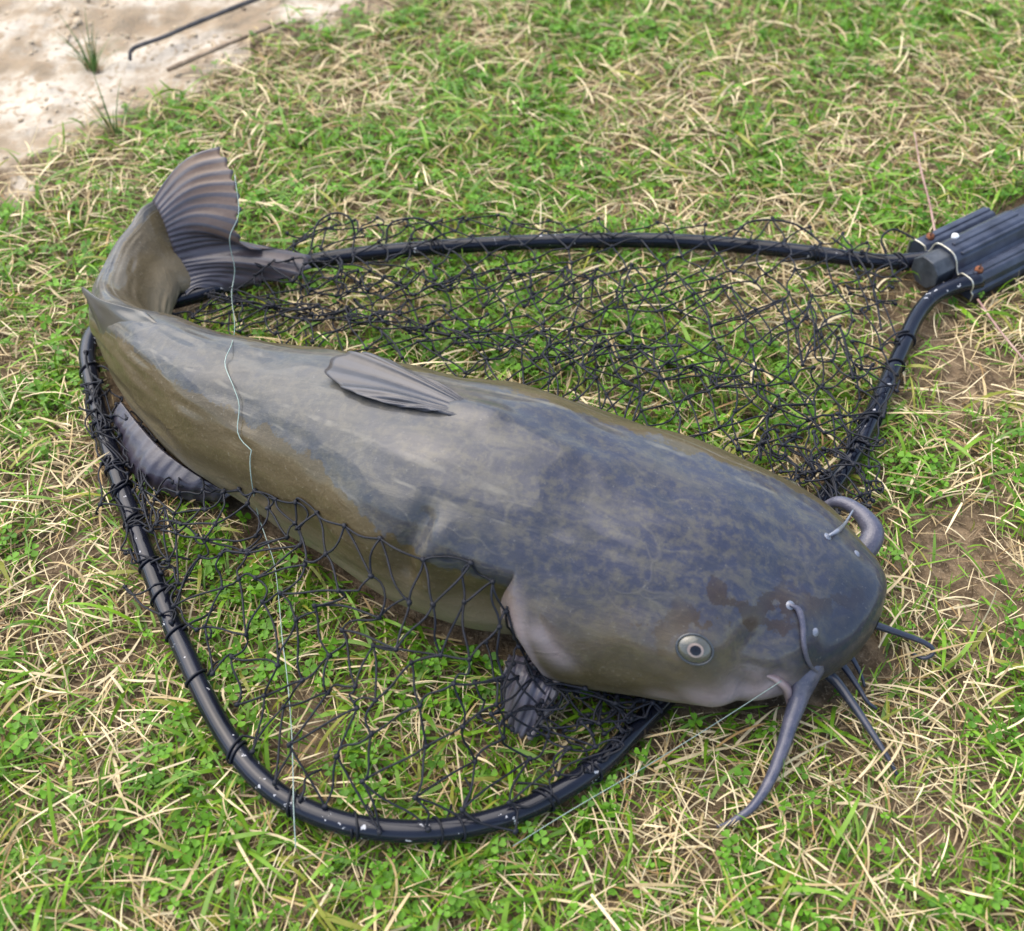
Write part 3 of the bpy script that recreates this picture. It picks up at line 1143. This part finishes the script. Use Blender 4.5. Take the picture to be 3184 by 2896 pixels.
far_edge = pts([(560, 475, .03), (640, 432, .034), (760, 452, .034), (900, 428, .036), (1050, 420, .036), (1180, 428, .036), (1320, 434, .034), (1480, 440, .036), (1620, 450, .034), (1720, 500, .03)])
fish_far = pts([(360, 632, .016), (500, 660, .018), (640, 690, .02), (800, 715, .02), (960, 755, .022), (1120, 800, .022), (1280, 850, .022), (1440, 905, .022), (1580, 970, .022), (1690, 1000, .02)])
lattice(far_edge, fish_far, 17, 16, sfold(.50, .66, .10), lambda u, v: .006 + .012 * (.48 < v < .70), seed=4, over_fish=True, v1=1.02)
# a second, slack layer of the bag along the fish
l2a = pts([(420, 585, .02), (600, 600, .024), (800, 610, .026), (1000, 640, .028), (1200, 650, .028), (1400, 690, .028), (1560, 730, .026), (1715, 760, .022)])
lattice(l2a, fish_far, 17, 9, sfold(.4, .65, .12), lambda u, v: .010, seed=9, over_fish=True, jit=.005, slack=.0035)
# bunched strip down the right limb of the hoop
r1 = pts([(1700, 505, .026), (1690, 560, .026), (1685, 640, .026), (1680, 720, .026), (1670, 800, .026), (1650, 880, .026), (1610, 960, .026)])
r2 = pts([(1752, 520, .022), (1748, 580, .024), (1752, 650, .026), (1745, 740, .03), (1730, 830, .034), (1722, 920, .032), (1728, 1040, .022)])
lattice(r1, r2, 10, 3, None, lambda u, v: .008, seed=15, jit=.008, slack=.006, over_fish=True)
r3 = pts([(1480, 850, .03), (1560, 880, .03), (1620, 900, .03), (1680, 900, .03)])
r4 = pts([(1540, 945, .03), (1610, 985, .03), (1680, 1000, .03), (1725, 990, .03)])
lattice(r3, r4, 7, 5, None, lambda u, v: .006, seed=16, jit=.008, slack=.006, over_fish=True)

# near side: from the limb of the hoop to the flank of the fish
near_hoop = pts([(176, 715, .022), (196, 815, .022), (222, 905, .022), (258, 1010, .022), (300, 1130, .022), (345, 1240, .022), (398, 1360, .022), (460, 1470, .022), (560, 1572, .022),
                 (700, 1625, .022), (850, 1636, .022), (990, 1608, .022), (1110, 1555, .022), (1200, 1490, .022), (1262, 1425, .02)])
flank = []
for p in [(250, 815), (290, 850), (340, 905), (390, 940), (440, 958), (490, 972), (560, 995), (640, 1025), (725, 1057), (800, 1085), (880, 1108), (960, 1142), (1012, 1180)]:
    h_ = hit(*p, .003)
    flank.append(h_[0] if h_ is not None else at(*p, .03))
flank += list(pts([(1060, 1290, .05), (1120, 1335, .045), (1200, 1350, .035), (1290, 1375, .025)]))
lattice(near_hoop, np.array(flank), 22, 8, None, lambda u, v: .004, seed=21, over_fish=True, jit=.005, v0=.07, border=True)
# the bag spilling outside the left limb
o1 = pts([(168, 700, .03), (185, 830, .02), (190, 900, .018), (215, 1000, .016), (262, 1110, .016), (300, 1200, .016)])
o2 = pts([(190, 780, .028), (212, 860, .03), (232, 930, .03), (262, 1010, .03), (300, 1120, .03), (335, 1215, .03)])
lattice(o1, o2, 9, 3, None, None, seed=31, jit=.006, slack=.006)
# gathered mesh over the pectoral fin and under the jaw
g1 = pts([(985, 1265, .062), (1040, 1310, .06), (1110, 1330, .05), (1200, 1350, .035), (1300, 1385, .02)])
g2 = pts([(930, 1440, .024), (1010, 1470, .028), (1090, 1455, .026), (1180, 1440, .024), (1270, 1420, .022)])
lattice(g1, g2, 7, 4, None, lambda u, v: .010, seed=41, jit=.007, slack=.006, over_fish=True)
# a few free arcs of twine standing over the far limb
for arc in [[(700, 470, .03), (690, 432, .05), (660, 420, .052), (625, 440, .045), (612, 490, .03)], [(760, 480, .03), (770, 440, .046), (830, 432, .05), (880, 470, .03)],
            [(1440, 470, .034), (1480, 436, .045), (1560, 440, .045), (1620, 480, .03)], [(1745, 500, .03), (1735, 470, .04), (1760, 452, .04), (1800, 470, .035)],
            [(1640, 470, .032), (1690, 510, .034), (1720, 570, .03), (1735, 650, .026)]]:
    cord(crom(pts(arc), 24), .0014)
net_o = net_bag.build('netting', M_TWINE, net)
net_o['label'] = 'black knotted twine mesh of the net bag'

# lashings: twine wound round the hoop
def lashing(px, py, turns, pitch=.005, tails=True, seed=0):
    r = np.random.default_rng(seed)
    p = at(px, py, .018)
    i = int(np.linalg.norm(HOOP - p, axis=1).argmin())
    t = HOOP[min(i + 2, len(HOOP) - 1)] - HOOP[max(i - 2, 0)]
    t /= np.linalg.norm(t)
    up = np.array([0, 0, 1.0])
    sd = np.cross(t, up)
    sd /= np.linalg.norm(sd)
    up = np.cross(sd, t)
    n = int(22 * turns)
    a = np.linspace(0, 2 * np.pi * turns, n) + r.random() * 6
    s = np.linspace(-.5, .5, n) * pitch * turns + np.sin(a + r.random()) * .004
    P = HOOP[i] + t * s[:, None] + (TR + .0012) * (np.cos(a)[:, None] * up + np.sin(a)[:, None] * sd)
    if tails:
        inw = np.array([*(at(900, 1000)[:2] - HOOP[i][:2]), 0])
        inw /= np.linalg.norm(inw)
        e = P[-1]
        P = np.vstack([P, e + inw * .010 + up * .003, e + inw * .022 + t * r.normal() * .006, e + inw * .036 + t * r.normal() * .01 - up * .004])
        P = crom(P, n * 2)
    V, Q, T = tube(P, .00110, 6)
    return mesh_obj('lashing', V, [Q, T], M_TWINE, net)


for k, (x, y, tn) in enumerate([(176, 735, 1.2), (200, 835, 1.1), (225, 920, 1.3), (240, 968, 2.2), (262, 1030, 1.2), (295, 1118, 1.2), (318, 1180, 1.1), (345, 1245, 1.3), (385, 1330, 1.2),
                                (470, 1485, 1.4), (575, 1580, 2.1), (700, 1627, 1.2), (860, 1638, 1.1), (905, 1630, 1.1), (1075, 1572, 1.4), (1165, 1518, 1.2),
                                (1712, 832, 2.2), (1690, 880, 1.3), (1760, 725, 1.3), (1782, 672, 1.6),
                                (1765, 514, 2.6), (1600, 499, 1.2), (1180, 474, 1.2), (860, 488, 1.4)]):
    lashing(x, y, tn, seed=k)

# handle yoke
hx = at(2016, 452, .03) - at(1838, 540, .03)
hx[2] = 0
hx /= np.linalg.norm(hx)
hy = np.array([-hx[1], hx[0], 0])
h0 = at(1850, 528, .02)
h0[2] = 0


def hl(x, y, z):
    return h0 + hx * x + hy * y + np.array([0, 0, z])


prof = [(.049, .006), (.051, .012), (.051, .026), (.046, .033), (.030, .034), (.025, .029), (.020, .033), (.016, .045), (.009, .050), (-.010, .050), (-.019, .043),
        (-.024, .032), (-.028, .028), (-.032, .033), (-.046, .033), (-.051, .027), (-.051, .018), (-.054, .016), (-.054, .006)]
prof = np.array(prof)


def extrude(name, outline, x0, x1, mat, thick=None, nx=14, parent=net, wob=.0):
    n = len(outline)
    V, xs = [], np.linspace(x0, x1, nx)
    for x in xs:
        for y, z in outline:
            V.append(hl(x, y, z))
    V = np.array(V)
    Q = grid_faces(nx, n, True)
    caps = [np.arange(n)[::-1][None], (np.arange(n) + (nx - 1) * n)[None]]
    return mesh_obj(name, V, [Q] + caps, mat, parent, smooth_shade=False)


def bevel(o, w=.0012):
    m = o.modifiers.new('bevel', 'BEVEL')
    m.width = w
    m.segments = 2
    m.limit_method = 'ANGLE'
    m.angle_limit = math.radians(25)
    return o


bevel(extrude('handle_yoke', prof, .0, .125, M_PLASTIC))
# two more raised ribs along the yoke
for y in (.0, -.0145, .0385, -.0395):
    z = {0.0: .0498, -.0145: .0460, .0385: .0332, -.0395: .0328}[y]
    bevel(extrude('rib', [(y - .003, z), (y - .0018, z + .0022), (y + .0018, z + .0022), (y + .003, z)], .012, .124, M_PLASTIC, nx=2), .0006)
# bare front edge of the yoke, a thin plate following the profile
edge = [(y * 1.005, z + .0006) for y, z in prof]
P = np.array([hl(-.0005, y, z) for y, z in edge])
V, Q, T = tube(crom(P, 120), .0011, 6)
mesh_obj('metal_edge', V, [Q, T], M_ALU, net)
octo = [(.0215 * math.cos(a) - .001, .027 + .0205 * math.sin(a)) for a in np.arange(8) * math.pi / 4 + math.pi / 8]
bevel(extrude('pole_end', octo, -.030, .30, M_PLASTIC2, nx=6))
octo2 = [(.0235 * math.cos(a) - .001, .027 + .0225 * math.sin(a)) for a in np.arange(8) * math.pi / 4 + math.pi / 8]
bevel(extrude('handle_pole', octo2, .1255, 1.0, M_PLASTIC, nx=6))


def disc(name, x, y, z, r, h, mat, parent=net):
    P = np.array([hl(x, y, z - .002), hl(x, y, z + h * .6), hl(x, y, z + h)])
    V, Q, T = tube(P, [r, r, r * .75], 16)
    return mesh_obj(name, V, [Q, T], mat, parent)


for x, y, z in ((.018, .038, .034), (.020, -.039, .033)):
    s_ = disc('screw', x, y, z, .0052, .005, M_RUST)
    a = .5
    c = hl(x, y, z + .0065)
    d1 = (hx * math.cos(a) + hy * math.sin(a))
    d2 = np.cross([0, 0, 1], d1)
    V = np.array([c + d1 * sx * .0042 + d2 * sy * .0008 + np.array([0, 0, sz * .0009]) for sz in (-1, 1) for sx, sy in ((-1, -1), (1, -1), (1, 1), (-1, 1))])
    sl = mesh_obj('screw_slot', V, np.array([(0, 3, 2, 1), (4, 5, 6, 7), (0, 1, 5, 4), (1, 2, 6, 5), (2, 3, 7, 6), (3, 0, 4, 7)]), M_RUSTSLOT, net, smooth_shade=False)
    sl.parent = s_
    sl.matrix_parent_inverse = Matrix.Identity(4)
disc('rivet', .026, .010, .050, .0045, .003, M_WHITE)

# ------------------------------------------------------------------ fishing line
def draped(name, path, r, label, h=.03, wig=.0):
    P = []
    for p in path:
        x, y = p[:2]
        q = hit(x, y, .0025)
        if q is not None:
            P.append(q[0])
        else:
            P.append(at(x, y, p[2] if len(p) > 2 else h))
    P = crom(np.array(P), 160)
    V, Q, T = tube(P, r, 6)
    o = mesh_obj(name, V, [Q, T], M_LINE)
    return tag(o, label, 'fishing line')


draped('fishing_line', [(462, 345, .130), (470, 420, .105), (452, 470, .085), (462, 530, .05), (456, 580, .04), (462, 640, .10), (458, 680), (445, 718), (462, 762), (474, 800), (471, 850), (484, 872), (499, 886), (496, 905), (500, 950),
                        (512, 1010, .05), (524, 1060, .045), (540, 1110, .04), (548, 1170, .036), (556, 1260, .034), (566, 1340, .034), (574, 1440, .034), (577, 1530, .034), (578, 1590, .032), (582, 1670, .022)],
       .0005, 'pale green line lying from the tail fin down across the flank of the catfish')
draped('fishing_line', [(1536, 1335), (1522, 1348, .055), (1400, 1430, .045), (1270, 1510, .034), (1130, 1592, .028), (1010, 1666, .02)], .00035,
       'thin taut line running out of the mouth corner of the catfish')

# ------------------------------------------------------------------ turf
def fish_clear(P, grow=1.0, pad=.0015):
    """True where the point is inside (or nearly inside) the body"""
    sv = np.linspace(0, BL, 90)
    st = spine(sv)
    tg = np.gradient(st[:, :2], axis=0)
    tg /= np.linalg.norm(tg, axis=1)[:, None]
    tg[sv < .1] = np.array([-.8486, .5290])
    step = BL / 89
    res = np.zeros(len(P), bool)
    for s, t in zip(st, tg):
        hw = s[3] * math.cos(s[5]) + s[4] * math.sin(s[5])
        r = hw * grow + pad
        dx, dy = P[:, 0] - s[0], P[:, 1] - s[1]
        al, la = np.abs(dx * t[0] + dy * t[1]), np.abs(-dx * t[1] + dy * t[0])
        top = s[2] + s[4] * 1.04
        low = np.clip((P[:, 2] - (s[2] - s[4])) / max(s[4], 1e-3), 0, 1)
        lim = r * np.sqrt(np.clip(1 - (1 - low) ** 2 * .55, .0, 1))
        res |= (al < step * .75 + .004) & (la < lim) & (P[:, 2] < top)
    return res


def scatter(n, seed, xr=(-1.1, 1.1), yr=(.26, 2.15)):
    r = np.random.default_rng(seed)
    x, y = r.uniform(*xr, n), r.uniform(*yr, n)
    half = .20 + .47 * y + .06                     # the part of the field the lens can take in, with a margin
    k = np.abs(x) < half + .12
    return x[k], y[k], r


def blades(name, n, seed, mat, kind, length, width, pitch, zbase, colours, density, bend, segs=4, droop=.5, taper=.35):
    x, y, r = scatter(n, seed)
    keep = r.random(len(x)) < density(x, y)
    x, y = x[keep], y[keep]
    m = len(x)
    yaw = r.uniform(0, 2 * np.pi, m) + (noise2(x, y, 9, seed) - .5) * 3
    ln = length(r, m)
    wd = width(r, m)
    pt_ = pitch(r, m)
    zb = relief(x, y) + zbase(r, m)
    curve = r.normal(0, bend, m)
    t = np.linspace(0, 1, segs + 1)
    p = pt_[:, None] - droop * (t[None] ** 1.3) * (.4 + pt_[:, None])
    yw = yaw[:, None] + curve[:, None] * t[None]
    dl = ln[:, None] / segs
    dx = np.cos(p) * np.cos(yw) * dl
    dy = np.cos(p) * np.sin(yw) * dl
    dz = np.sin(p) * dl
    C = np.zeros((m, segs + 1, 3))
    C[:, 0] = np.stack([x, y, zb], 1)
    C[:, 1:, 0] = x[:, None] + np.cumsum(dx[:, :-1], 1)
    C[:, 1:, 1] = y[:, None] + np.cumsum(dy[:, :-1], 1)
    C[:, 1:, 2] = zb[:, None] + np.cumsum(dz[:, :-1], 1)
    C[:, :, 2] = np.maximum(C[:, :, 2], relief(C[..., 0], C[..., 1]) + .0005)
    # leave out what the fish lies on and what would cut through it or the rim
    bad = np.zeros(m, bool)
    for k in range(segs + 1):
        bad |= fish_clear(C[:, k])
    for k in range(segs + 1):
        d = np.full(m, 9.0)
        for a in range(0, len(HOOP), 3):
            d = np.minimum(d, np.linalg.norm(C[:, k] - HOOP[a], axis=1))
        bad |= (d < TR + .002)
    bad |= handle_zone(C)
    C, yw, wd, r_m = C[~bad], yw[~bad], wd[~bad], None
    m = len(C)
    tilt = r.normal(0, .55, m)
    sd = np.stack([-np.sin(yw) * np.cos(tilt)[:, None], np.cos(yw) * np.cos(tilt)[:, None], np.sin(tilt)[:, None] * np.ones_like(yw)], -1)
    prof_ = (1 - (1 - taper) * np.abs(t * 2 - .7) ** 2 / 1.69)
    prof_[-1] = taper * .4
    wv = wd[:, None] * prof_[None] * .5
    V = np.stack([C - sd * wv[..., None], C + sd * wv[..., None]], 2)       # m, s+1, 2, 3
    base_i = np.arange(m)[:, None] * (segs + 1) * 2
    q = np.arange(segs)[None] * 2
    Q = np.stack([base_i + q, base_i + q + 1, base_i + q + 3, base_i + q + 2], -1).reshape(-1, 4)
    col = colours(r, C[:, 0, 0], C[:, 0, 1], m)
    cv = np.repeat(col[:, None], (segs + 1), 1)
    cv = cv * (.88 + .24 * r.random((m, segs + 1, 1)))
    cv = np.repeat(cv[:, :, None], 2, 2).reshape(-1, 3)
    return mesh_obj(name, V.reshape(-1, 3), Q, mat, attrs={'col': cv})


def handle_zone(C):
    rel = C - h0
    lx, ly, lz = rel @ hx, rel @ hy, C[..., 2]
    return ((lx > -.031) & (lx < 1.0) & (np.abs(ly) < .056) & (lz < .05) & ((lx > -.001) | (np.abs(ly) < .024))).any(1)


def turf_amount(x, y):
    return (1 - smooth(-.035, .03, bank(x, y))) * (1 - .80 * np.clip(bare(x, y) * 1.35 - .1, 0, 1))


def greenness(x, y):
    g = noise2(x, y, 5.5, 8) * .6 + noise2(x, y, 14, 9) * .4
    for cx_, cy_, r_ in [(*at(1850, 650)[:2], .16), (*at(1890, 1060)[:2], .13), (*at(1500, 560)[:2], .12)]:
        g = g - .16 * np.exp(-((x - cx_) ** 2 + (y - cy_) ** 2) / r_ ** 2)
    return smooth(.30, .56, g + .10 * (np.clip(.95 - y, -.5, .5)))


def mixc(r, m, a, b, c=None, pc=.0):
    t = r.random((m, 1))
    o = np.array(a) * (1 - t) + np.array(b) * t
    if c is not None:
        k = r.random(m) < pc
        o[k] = np.array(c) * (.8 + .4 * r.random((k.sum(), 1)))
    return o


straw_cols = lambda r, x, y, m: mixc(r, m, (.42, .305, .14), (.82, .69, .43), (.33, .21, .085), .10)
thatch_cols = lambda r, x, y, m: mixc(r, m, (.20, .14, .075), (.46, .35, .20), (.10, .065, .03), .2)
green_cols = lambda r, x, y, m: mixc(r, m, (.078, .180, .008), (.215, .410, .020), (.32, .33, .05), .14)
clover_cols = lambda r, x, y, m: mixc(r, m, (.070, .200, .009), (.170, .390, .022))

U_ = lambda a, b: (lambda r, m: r.uniform(a, b, m))
tag(blades('thatch', 52000, 101, M_STRAW, 'stuff', U_(.015, .05), U_(.0008, .0019), lambda r, m: r.normal(.06, .10, m), U_(0, .008), thatch_cols,
           lambda x, y: (.25 + .75 * turf_amount(x, y)) * (bank(x, y) < .03), .7, segs=3), 'brown matted thatch of dead grass on the soil', kind='stuff')
tag(blades('dry_straw', 42000, 102, M_STRAW, 'stuff', lambda r, m: .018 + .065 * r.beta(1.4, 3, m), lambda r, m: .0008 + .0026 * r.beta(1.1, 4.5, m), lambda r, m: np.abs(r.normal(.10, .26, m)), U_(.004, .018),
           straw_cols, lambda x, y: turf_amount(x, y) * (1 - .5 * greenness(x, y)), .42, segs=5, droop=.7), 'pale dry straw strewn through the turf', kind='stuff')
tag(blades('green_grass', 92000, 103, M_GRASS, 'stuff', lambda r, m: .016 + .055 * r.beta(1.3, 3.4, m), lambda r, m: .0011 + .0040 * r.beta(1.1, 4.2, m), lambda r, m: np.abs(r.normal(.45, .35, m)), U_(.0, .010),
           green_cols, lambda x, y: turf_amount(x, y) * (.42 + .58 * greenness(x, y)), .45, segs=4, droop=.9, taper=.3), 'short green grass blades in the turf', kind='stuff')


tag(blades('long_straw', 4600, 111, M_STRAW, 'stuff', lambda r, m: .035 + .06 * r.beta(1.5, 2.5, m), lambda r, m: .0016 + .0024 * r.beta(1.2, 3, m), lambda r, m: np.abs(r.normal(.12, .16, m)), U_(.010, .020),
           straw_cols, lambda x, y: turf_amount(x, y) * (1 - .4 * greenness(x, y)), .50, segs=6, droop=.9, taper=.25), 'broad pale straw stems lying on top of the turf', kind='stuff')
tag(blades('broad_grass', 6500, 112, M_GRASS, 'stuff', lambda r, m: .030 + .055 * r.beta(1.5, 2.5, m), lambda r, m: .0030 + .0032 * r.beta(1.3, 3, m), lambda r, m: np.abs(r.normal(.40, .25, m)), U_(.004, .012),
           green_cols, lambda x, y: turf_amount(x, y) * (.25 + .75 * greenness(x, y)), .35, segs=6, droop=1.0, taper=.4), 'broad green blades rising through the turf', kind='stuff')


def clover(n, seed):
    x, y, r = scatter(n, seed)
    k = r.random(len(x)) < turf_amount(x, y) * (.06 + .94 * greenness(x, y) * smooth(.35, .6, noise2(x, y, 18, 12)))
    x, y = x[k], y[k]
    z = relief(x, y) + r.uniform(.008, .026, len(x))
    m = len(x)
    P0 = np.stack([x, y, z], 1)
    bad = fish_clear(P0, 1.0, .008)
    d = np.full(m, 9.0)
    for a in range(0, len(HOOP), 3):
        d = np.minimum(d, np.linalg.norm(P0 - HOOP[a], axis=1))
    bad |= d < TR + .006
    bad |= handle_zone(P0[:, None])
    P0 = P0[~bad]
    m = len(P0)
    yaw = r.uniform(0, 6.28, m)
    size = r.uniform(.0020, .0048, m)
    tx, ty = r.normal(0, .28, m), r.normal(0, .28, m)
    nseg = 9
    a = np.linspace(-math.pi * .5, math.pi * .5, nseg)
    # heart-ish leaflet outline in local (out, side)
    outl = np.array([(0, 0)] + [(1.02 + .78 * math.cos(b_) - .22 * math.exp(-(b_ / .28) ** 2), .86 * math.sin(b_)) for b_ in a])
    Vs, Ts, Cs, n0 = [], [], [], 0
    col = clover_cols(r, 0, 0, m)
    for l in range(3):
        ya = yaw + l * 2.094 + r.normal(0, .15, m)
        o = outl[None, :, 0] * size[:, None]
        s = outl[None, :, 1] * size[:, None]
        lx = o * np.cos(ya)[:, None] - s * np.sin(ya)[:, None]
        ly = o * np.sin(ya)[:, None] + s * np.cos(ya)[:, None]
        cup = (np.abs(s) * .30 + (o / size[:, None]) ** 2 * size[:, None] * r.normal(-.02, .10, m)[:, None])
        lz = cup + lx * tx[:, None] + ly * ty[:, None]
        V = np.stack([P0[:, None, 0] + lx, P0[:, None, 1] + ly, P0[:, None, 2] + lz], -1)
        b0_ = np.arange(m)[:, None] * (nseg + 1) + n0
        j = np.arange(1, nseg)[None]
        T = np.stack([np.broadcast_to(b0_, (m, nseg - 1)), b0_ + j, b0_ + j + 1], -1).reshape(-1, 3)
        Vs.append(V.reshape(-1, 3))
        Ts.append(T)
        cc_ = np.repeat((col * (.85 + .3 * r.random((m, 1))))[:, None], nseg + 1, 1)
        cc_[:, 0] *= .8
        Cs.append(cc_.reshape(-1, 3))
        n0 += m * (nseg + 1)
    # stalks
    st = P0.copy()
    st[:, 2] = relief(st[:, 0], st[:, 1]) - .002
    lean = r.normal(0, .004, (m, 2))
    st[:, :2] += lean
    w = .0005
    V = np.stack([st + [w, 0, 0], st - [w, 0, 0], P0 - [w, 0, 0], P0 + [w, 0, 0]], 1)
    b0_ = np.arange(m)[:, None] * 4 + n0
    Q = b0_ + np.arange(4)[None]
    Vs.append(V.reshape(-1, 3))
    Cs.append(np.repeat((col * .8)[:, None], 4, 1).reshape(-1, 3))
    o = mesh_obj('clover', np.vstack(Vs), [np.vstack(Ts), Q], M_CLOVER, attrs={'col': np.vstack(Cs)})
    return tag(o, 'small three leaved clover growing low in the turf', kind='stuff')


clover(30000, 104)


# dry clods on the bank
def clods(n, seed):
    x, y, r = scatter(n, seed)
    k = (bank(x, y) > -.01) & (r.random(len(x)) < smooth(.42, .62, noise2(x, y, 10, 15)) + .06)
    x, y = x[k], y[k]
    m = len(x)
    phi = (1 + 5 ** .5) / 2
    ico = np.array([(-1, phi, 0), (1, phi, 0), (-1, -phi, 0), (1, -phi, 0), (0, -1, phi), (0, 1, phi), (0, -1, -phi), (0, 1, -phi), (phi, 0, -1), (phi, 0, 1), (-phi, 0, -1), (-phi, 0, 1)]) / 1.9
    fi = np.array([(0, 11, 5), (0, 5, 1), (0, 1, 7), (0, 7, 10), (0, 10, 11), (1, 5, 9), (5, 11, 4), (11, 10, 2), (10, 7, 6), (7, 1, 8), (3, 9, 4), (3, 4, 2), (3, 2, 6), (3, 6, 8), (3, 8, 9), (4, 9, 5), (2, 4, 11), (6, 2, 10), (8, 6, 7), (9, 8, 1)])
    sz = .0018 + .0085 * r.beta(1, 5, m)
    V = ico[None] * (1 + r.normal(0, .22, (m, 12, 1))) * sz[:, None, None] * np.stack([r.uniform(.8, 1.4, m), r.uniform(.8, 1.4, m), r.uniform(.5, .8, m)], 1)[:, None]
    V += np.stack([x, y, relief(x, y) + sz * .15], 1)[:, None]
    T = fi[None] + (np.arange(m) * 12)[:, None, None]
    return tag(mesh_obj('dry_clods', V.reshape(-1, 3), T.reshape(-1, 3), M_CLOD), 'crumbs of dry pale mud on the bare bank', kind='stuff')


clods(9000, 105)

# ------------------------------------------------------------------ sticks and stems
def twig(name, path, r0, r1, mat, label, catg, bumps=.12, seed=0):
    P = crom(pts(path), 60)
    r = np.linspace(r0, r1, 60) * (1 + bumps * (noise2(np.arange(60) * .4, np.zeros(60), 1, seed) - .5) * 2)
    V, Q, T = tube(P, r, 9)
    return tag(mesh_obj(name, V, [Q, T], mat), label, catg)


twig('stick', [(256, 118, .004), (262, 96, .012), (320, 74, .014), (380, 48, .014), (440, 24, .014), (510, -4, .014), (600, -40, .012)], .0032, .0044, M_STICK,
     'dark crooked stick lying on the pale dry mud', 'stick')
twig('stick', [(330, 138, .006), (390, 112, .008), (450, 86, .008), (510, 62, .008), (560, 44, .006)], .0040, .0030, M_TWIG, 'thin brown twig lying at the edge of the turf', 'stick')
twig('dry_stem', [(1800, 260, .02), (1812, 330, .028), (1830, 400, .03), (1843, 470, .028)], .0012, .0016, M_STEM, 'thin purplish stem standing behind the net handle', 'stem')
twig('dry_stem', [(1925, 590, .018), (1960, 640, .022), (2000, 690, .022), (2040, 735, .02)], .0016, .0012, M_STEM, 'thin purplish stem lying below the net handle', 'stem')


def tuft(px, py, n, seed, h, label):
    r = np.random.default_rng(seed)
    c = at(px, py, 0)
    B = Bag()
    cols = []
    for k in range(n):
        a = r.uniform(0, 6.28)
        L = h * r.uniform(.5, 1.1)
        lean = r.uniform(.15, .9)
        t = np.linspace(0, 1, 6)[:, None]
        d = np.array([math.cos(a), math.sin(a), 0])
        p0 = c + d * r.uniform(0, .012)
        p0[2] = relief(p0[0], p0[1]) - .002
        P = p0 + d * L * lean * t ** 1.5 + np.array([0, 0, 1]) * L * (t - .35 * lean * t ** 2)
        w = .0016 * (1 - .85 * t)
        s = np.array([-d[1], d[0], 0])
        V = np.concatenate([P - s * w, P + s * w])
        i = np.arange(5)
        B.add(V, np.stack([i, i + 1, i + 7, i + 6], 1))
        col = mixc(r, 1, (.05, .12, .03), (.11, .20, .05), (.35, .27, .14), .3)
        cols.append(np.repeat(col, 12, 0))
    return tag(B.build('weed_tuft', M_GRASS, attrs={'col': np.vstack(cols)}), label, 'weed')


tuft(178, 118, 34, 7, .085, 'lone green grass tuft growing on the bare dry mud')
tuft(225, 262, 22, 8, .09, 'upright grass tuft with one long blade at the turf edge')
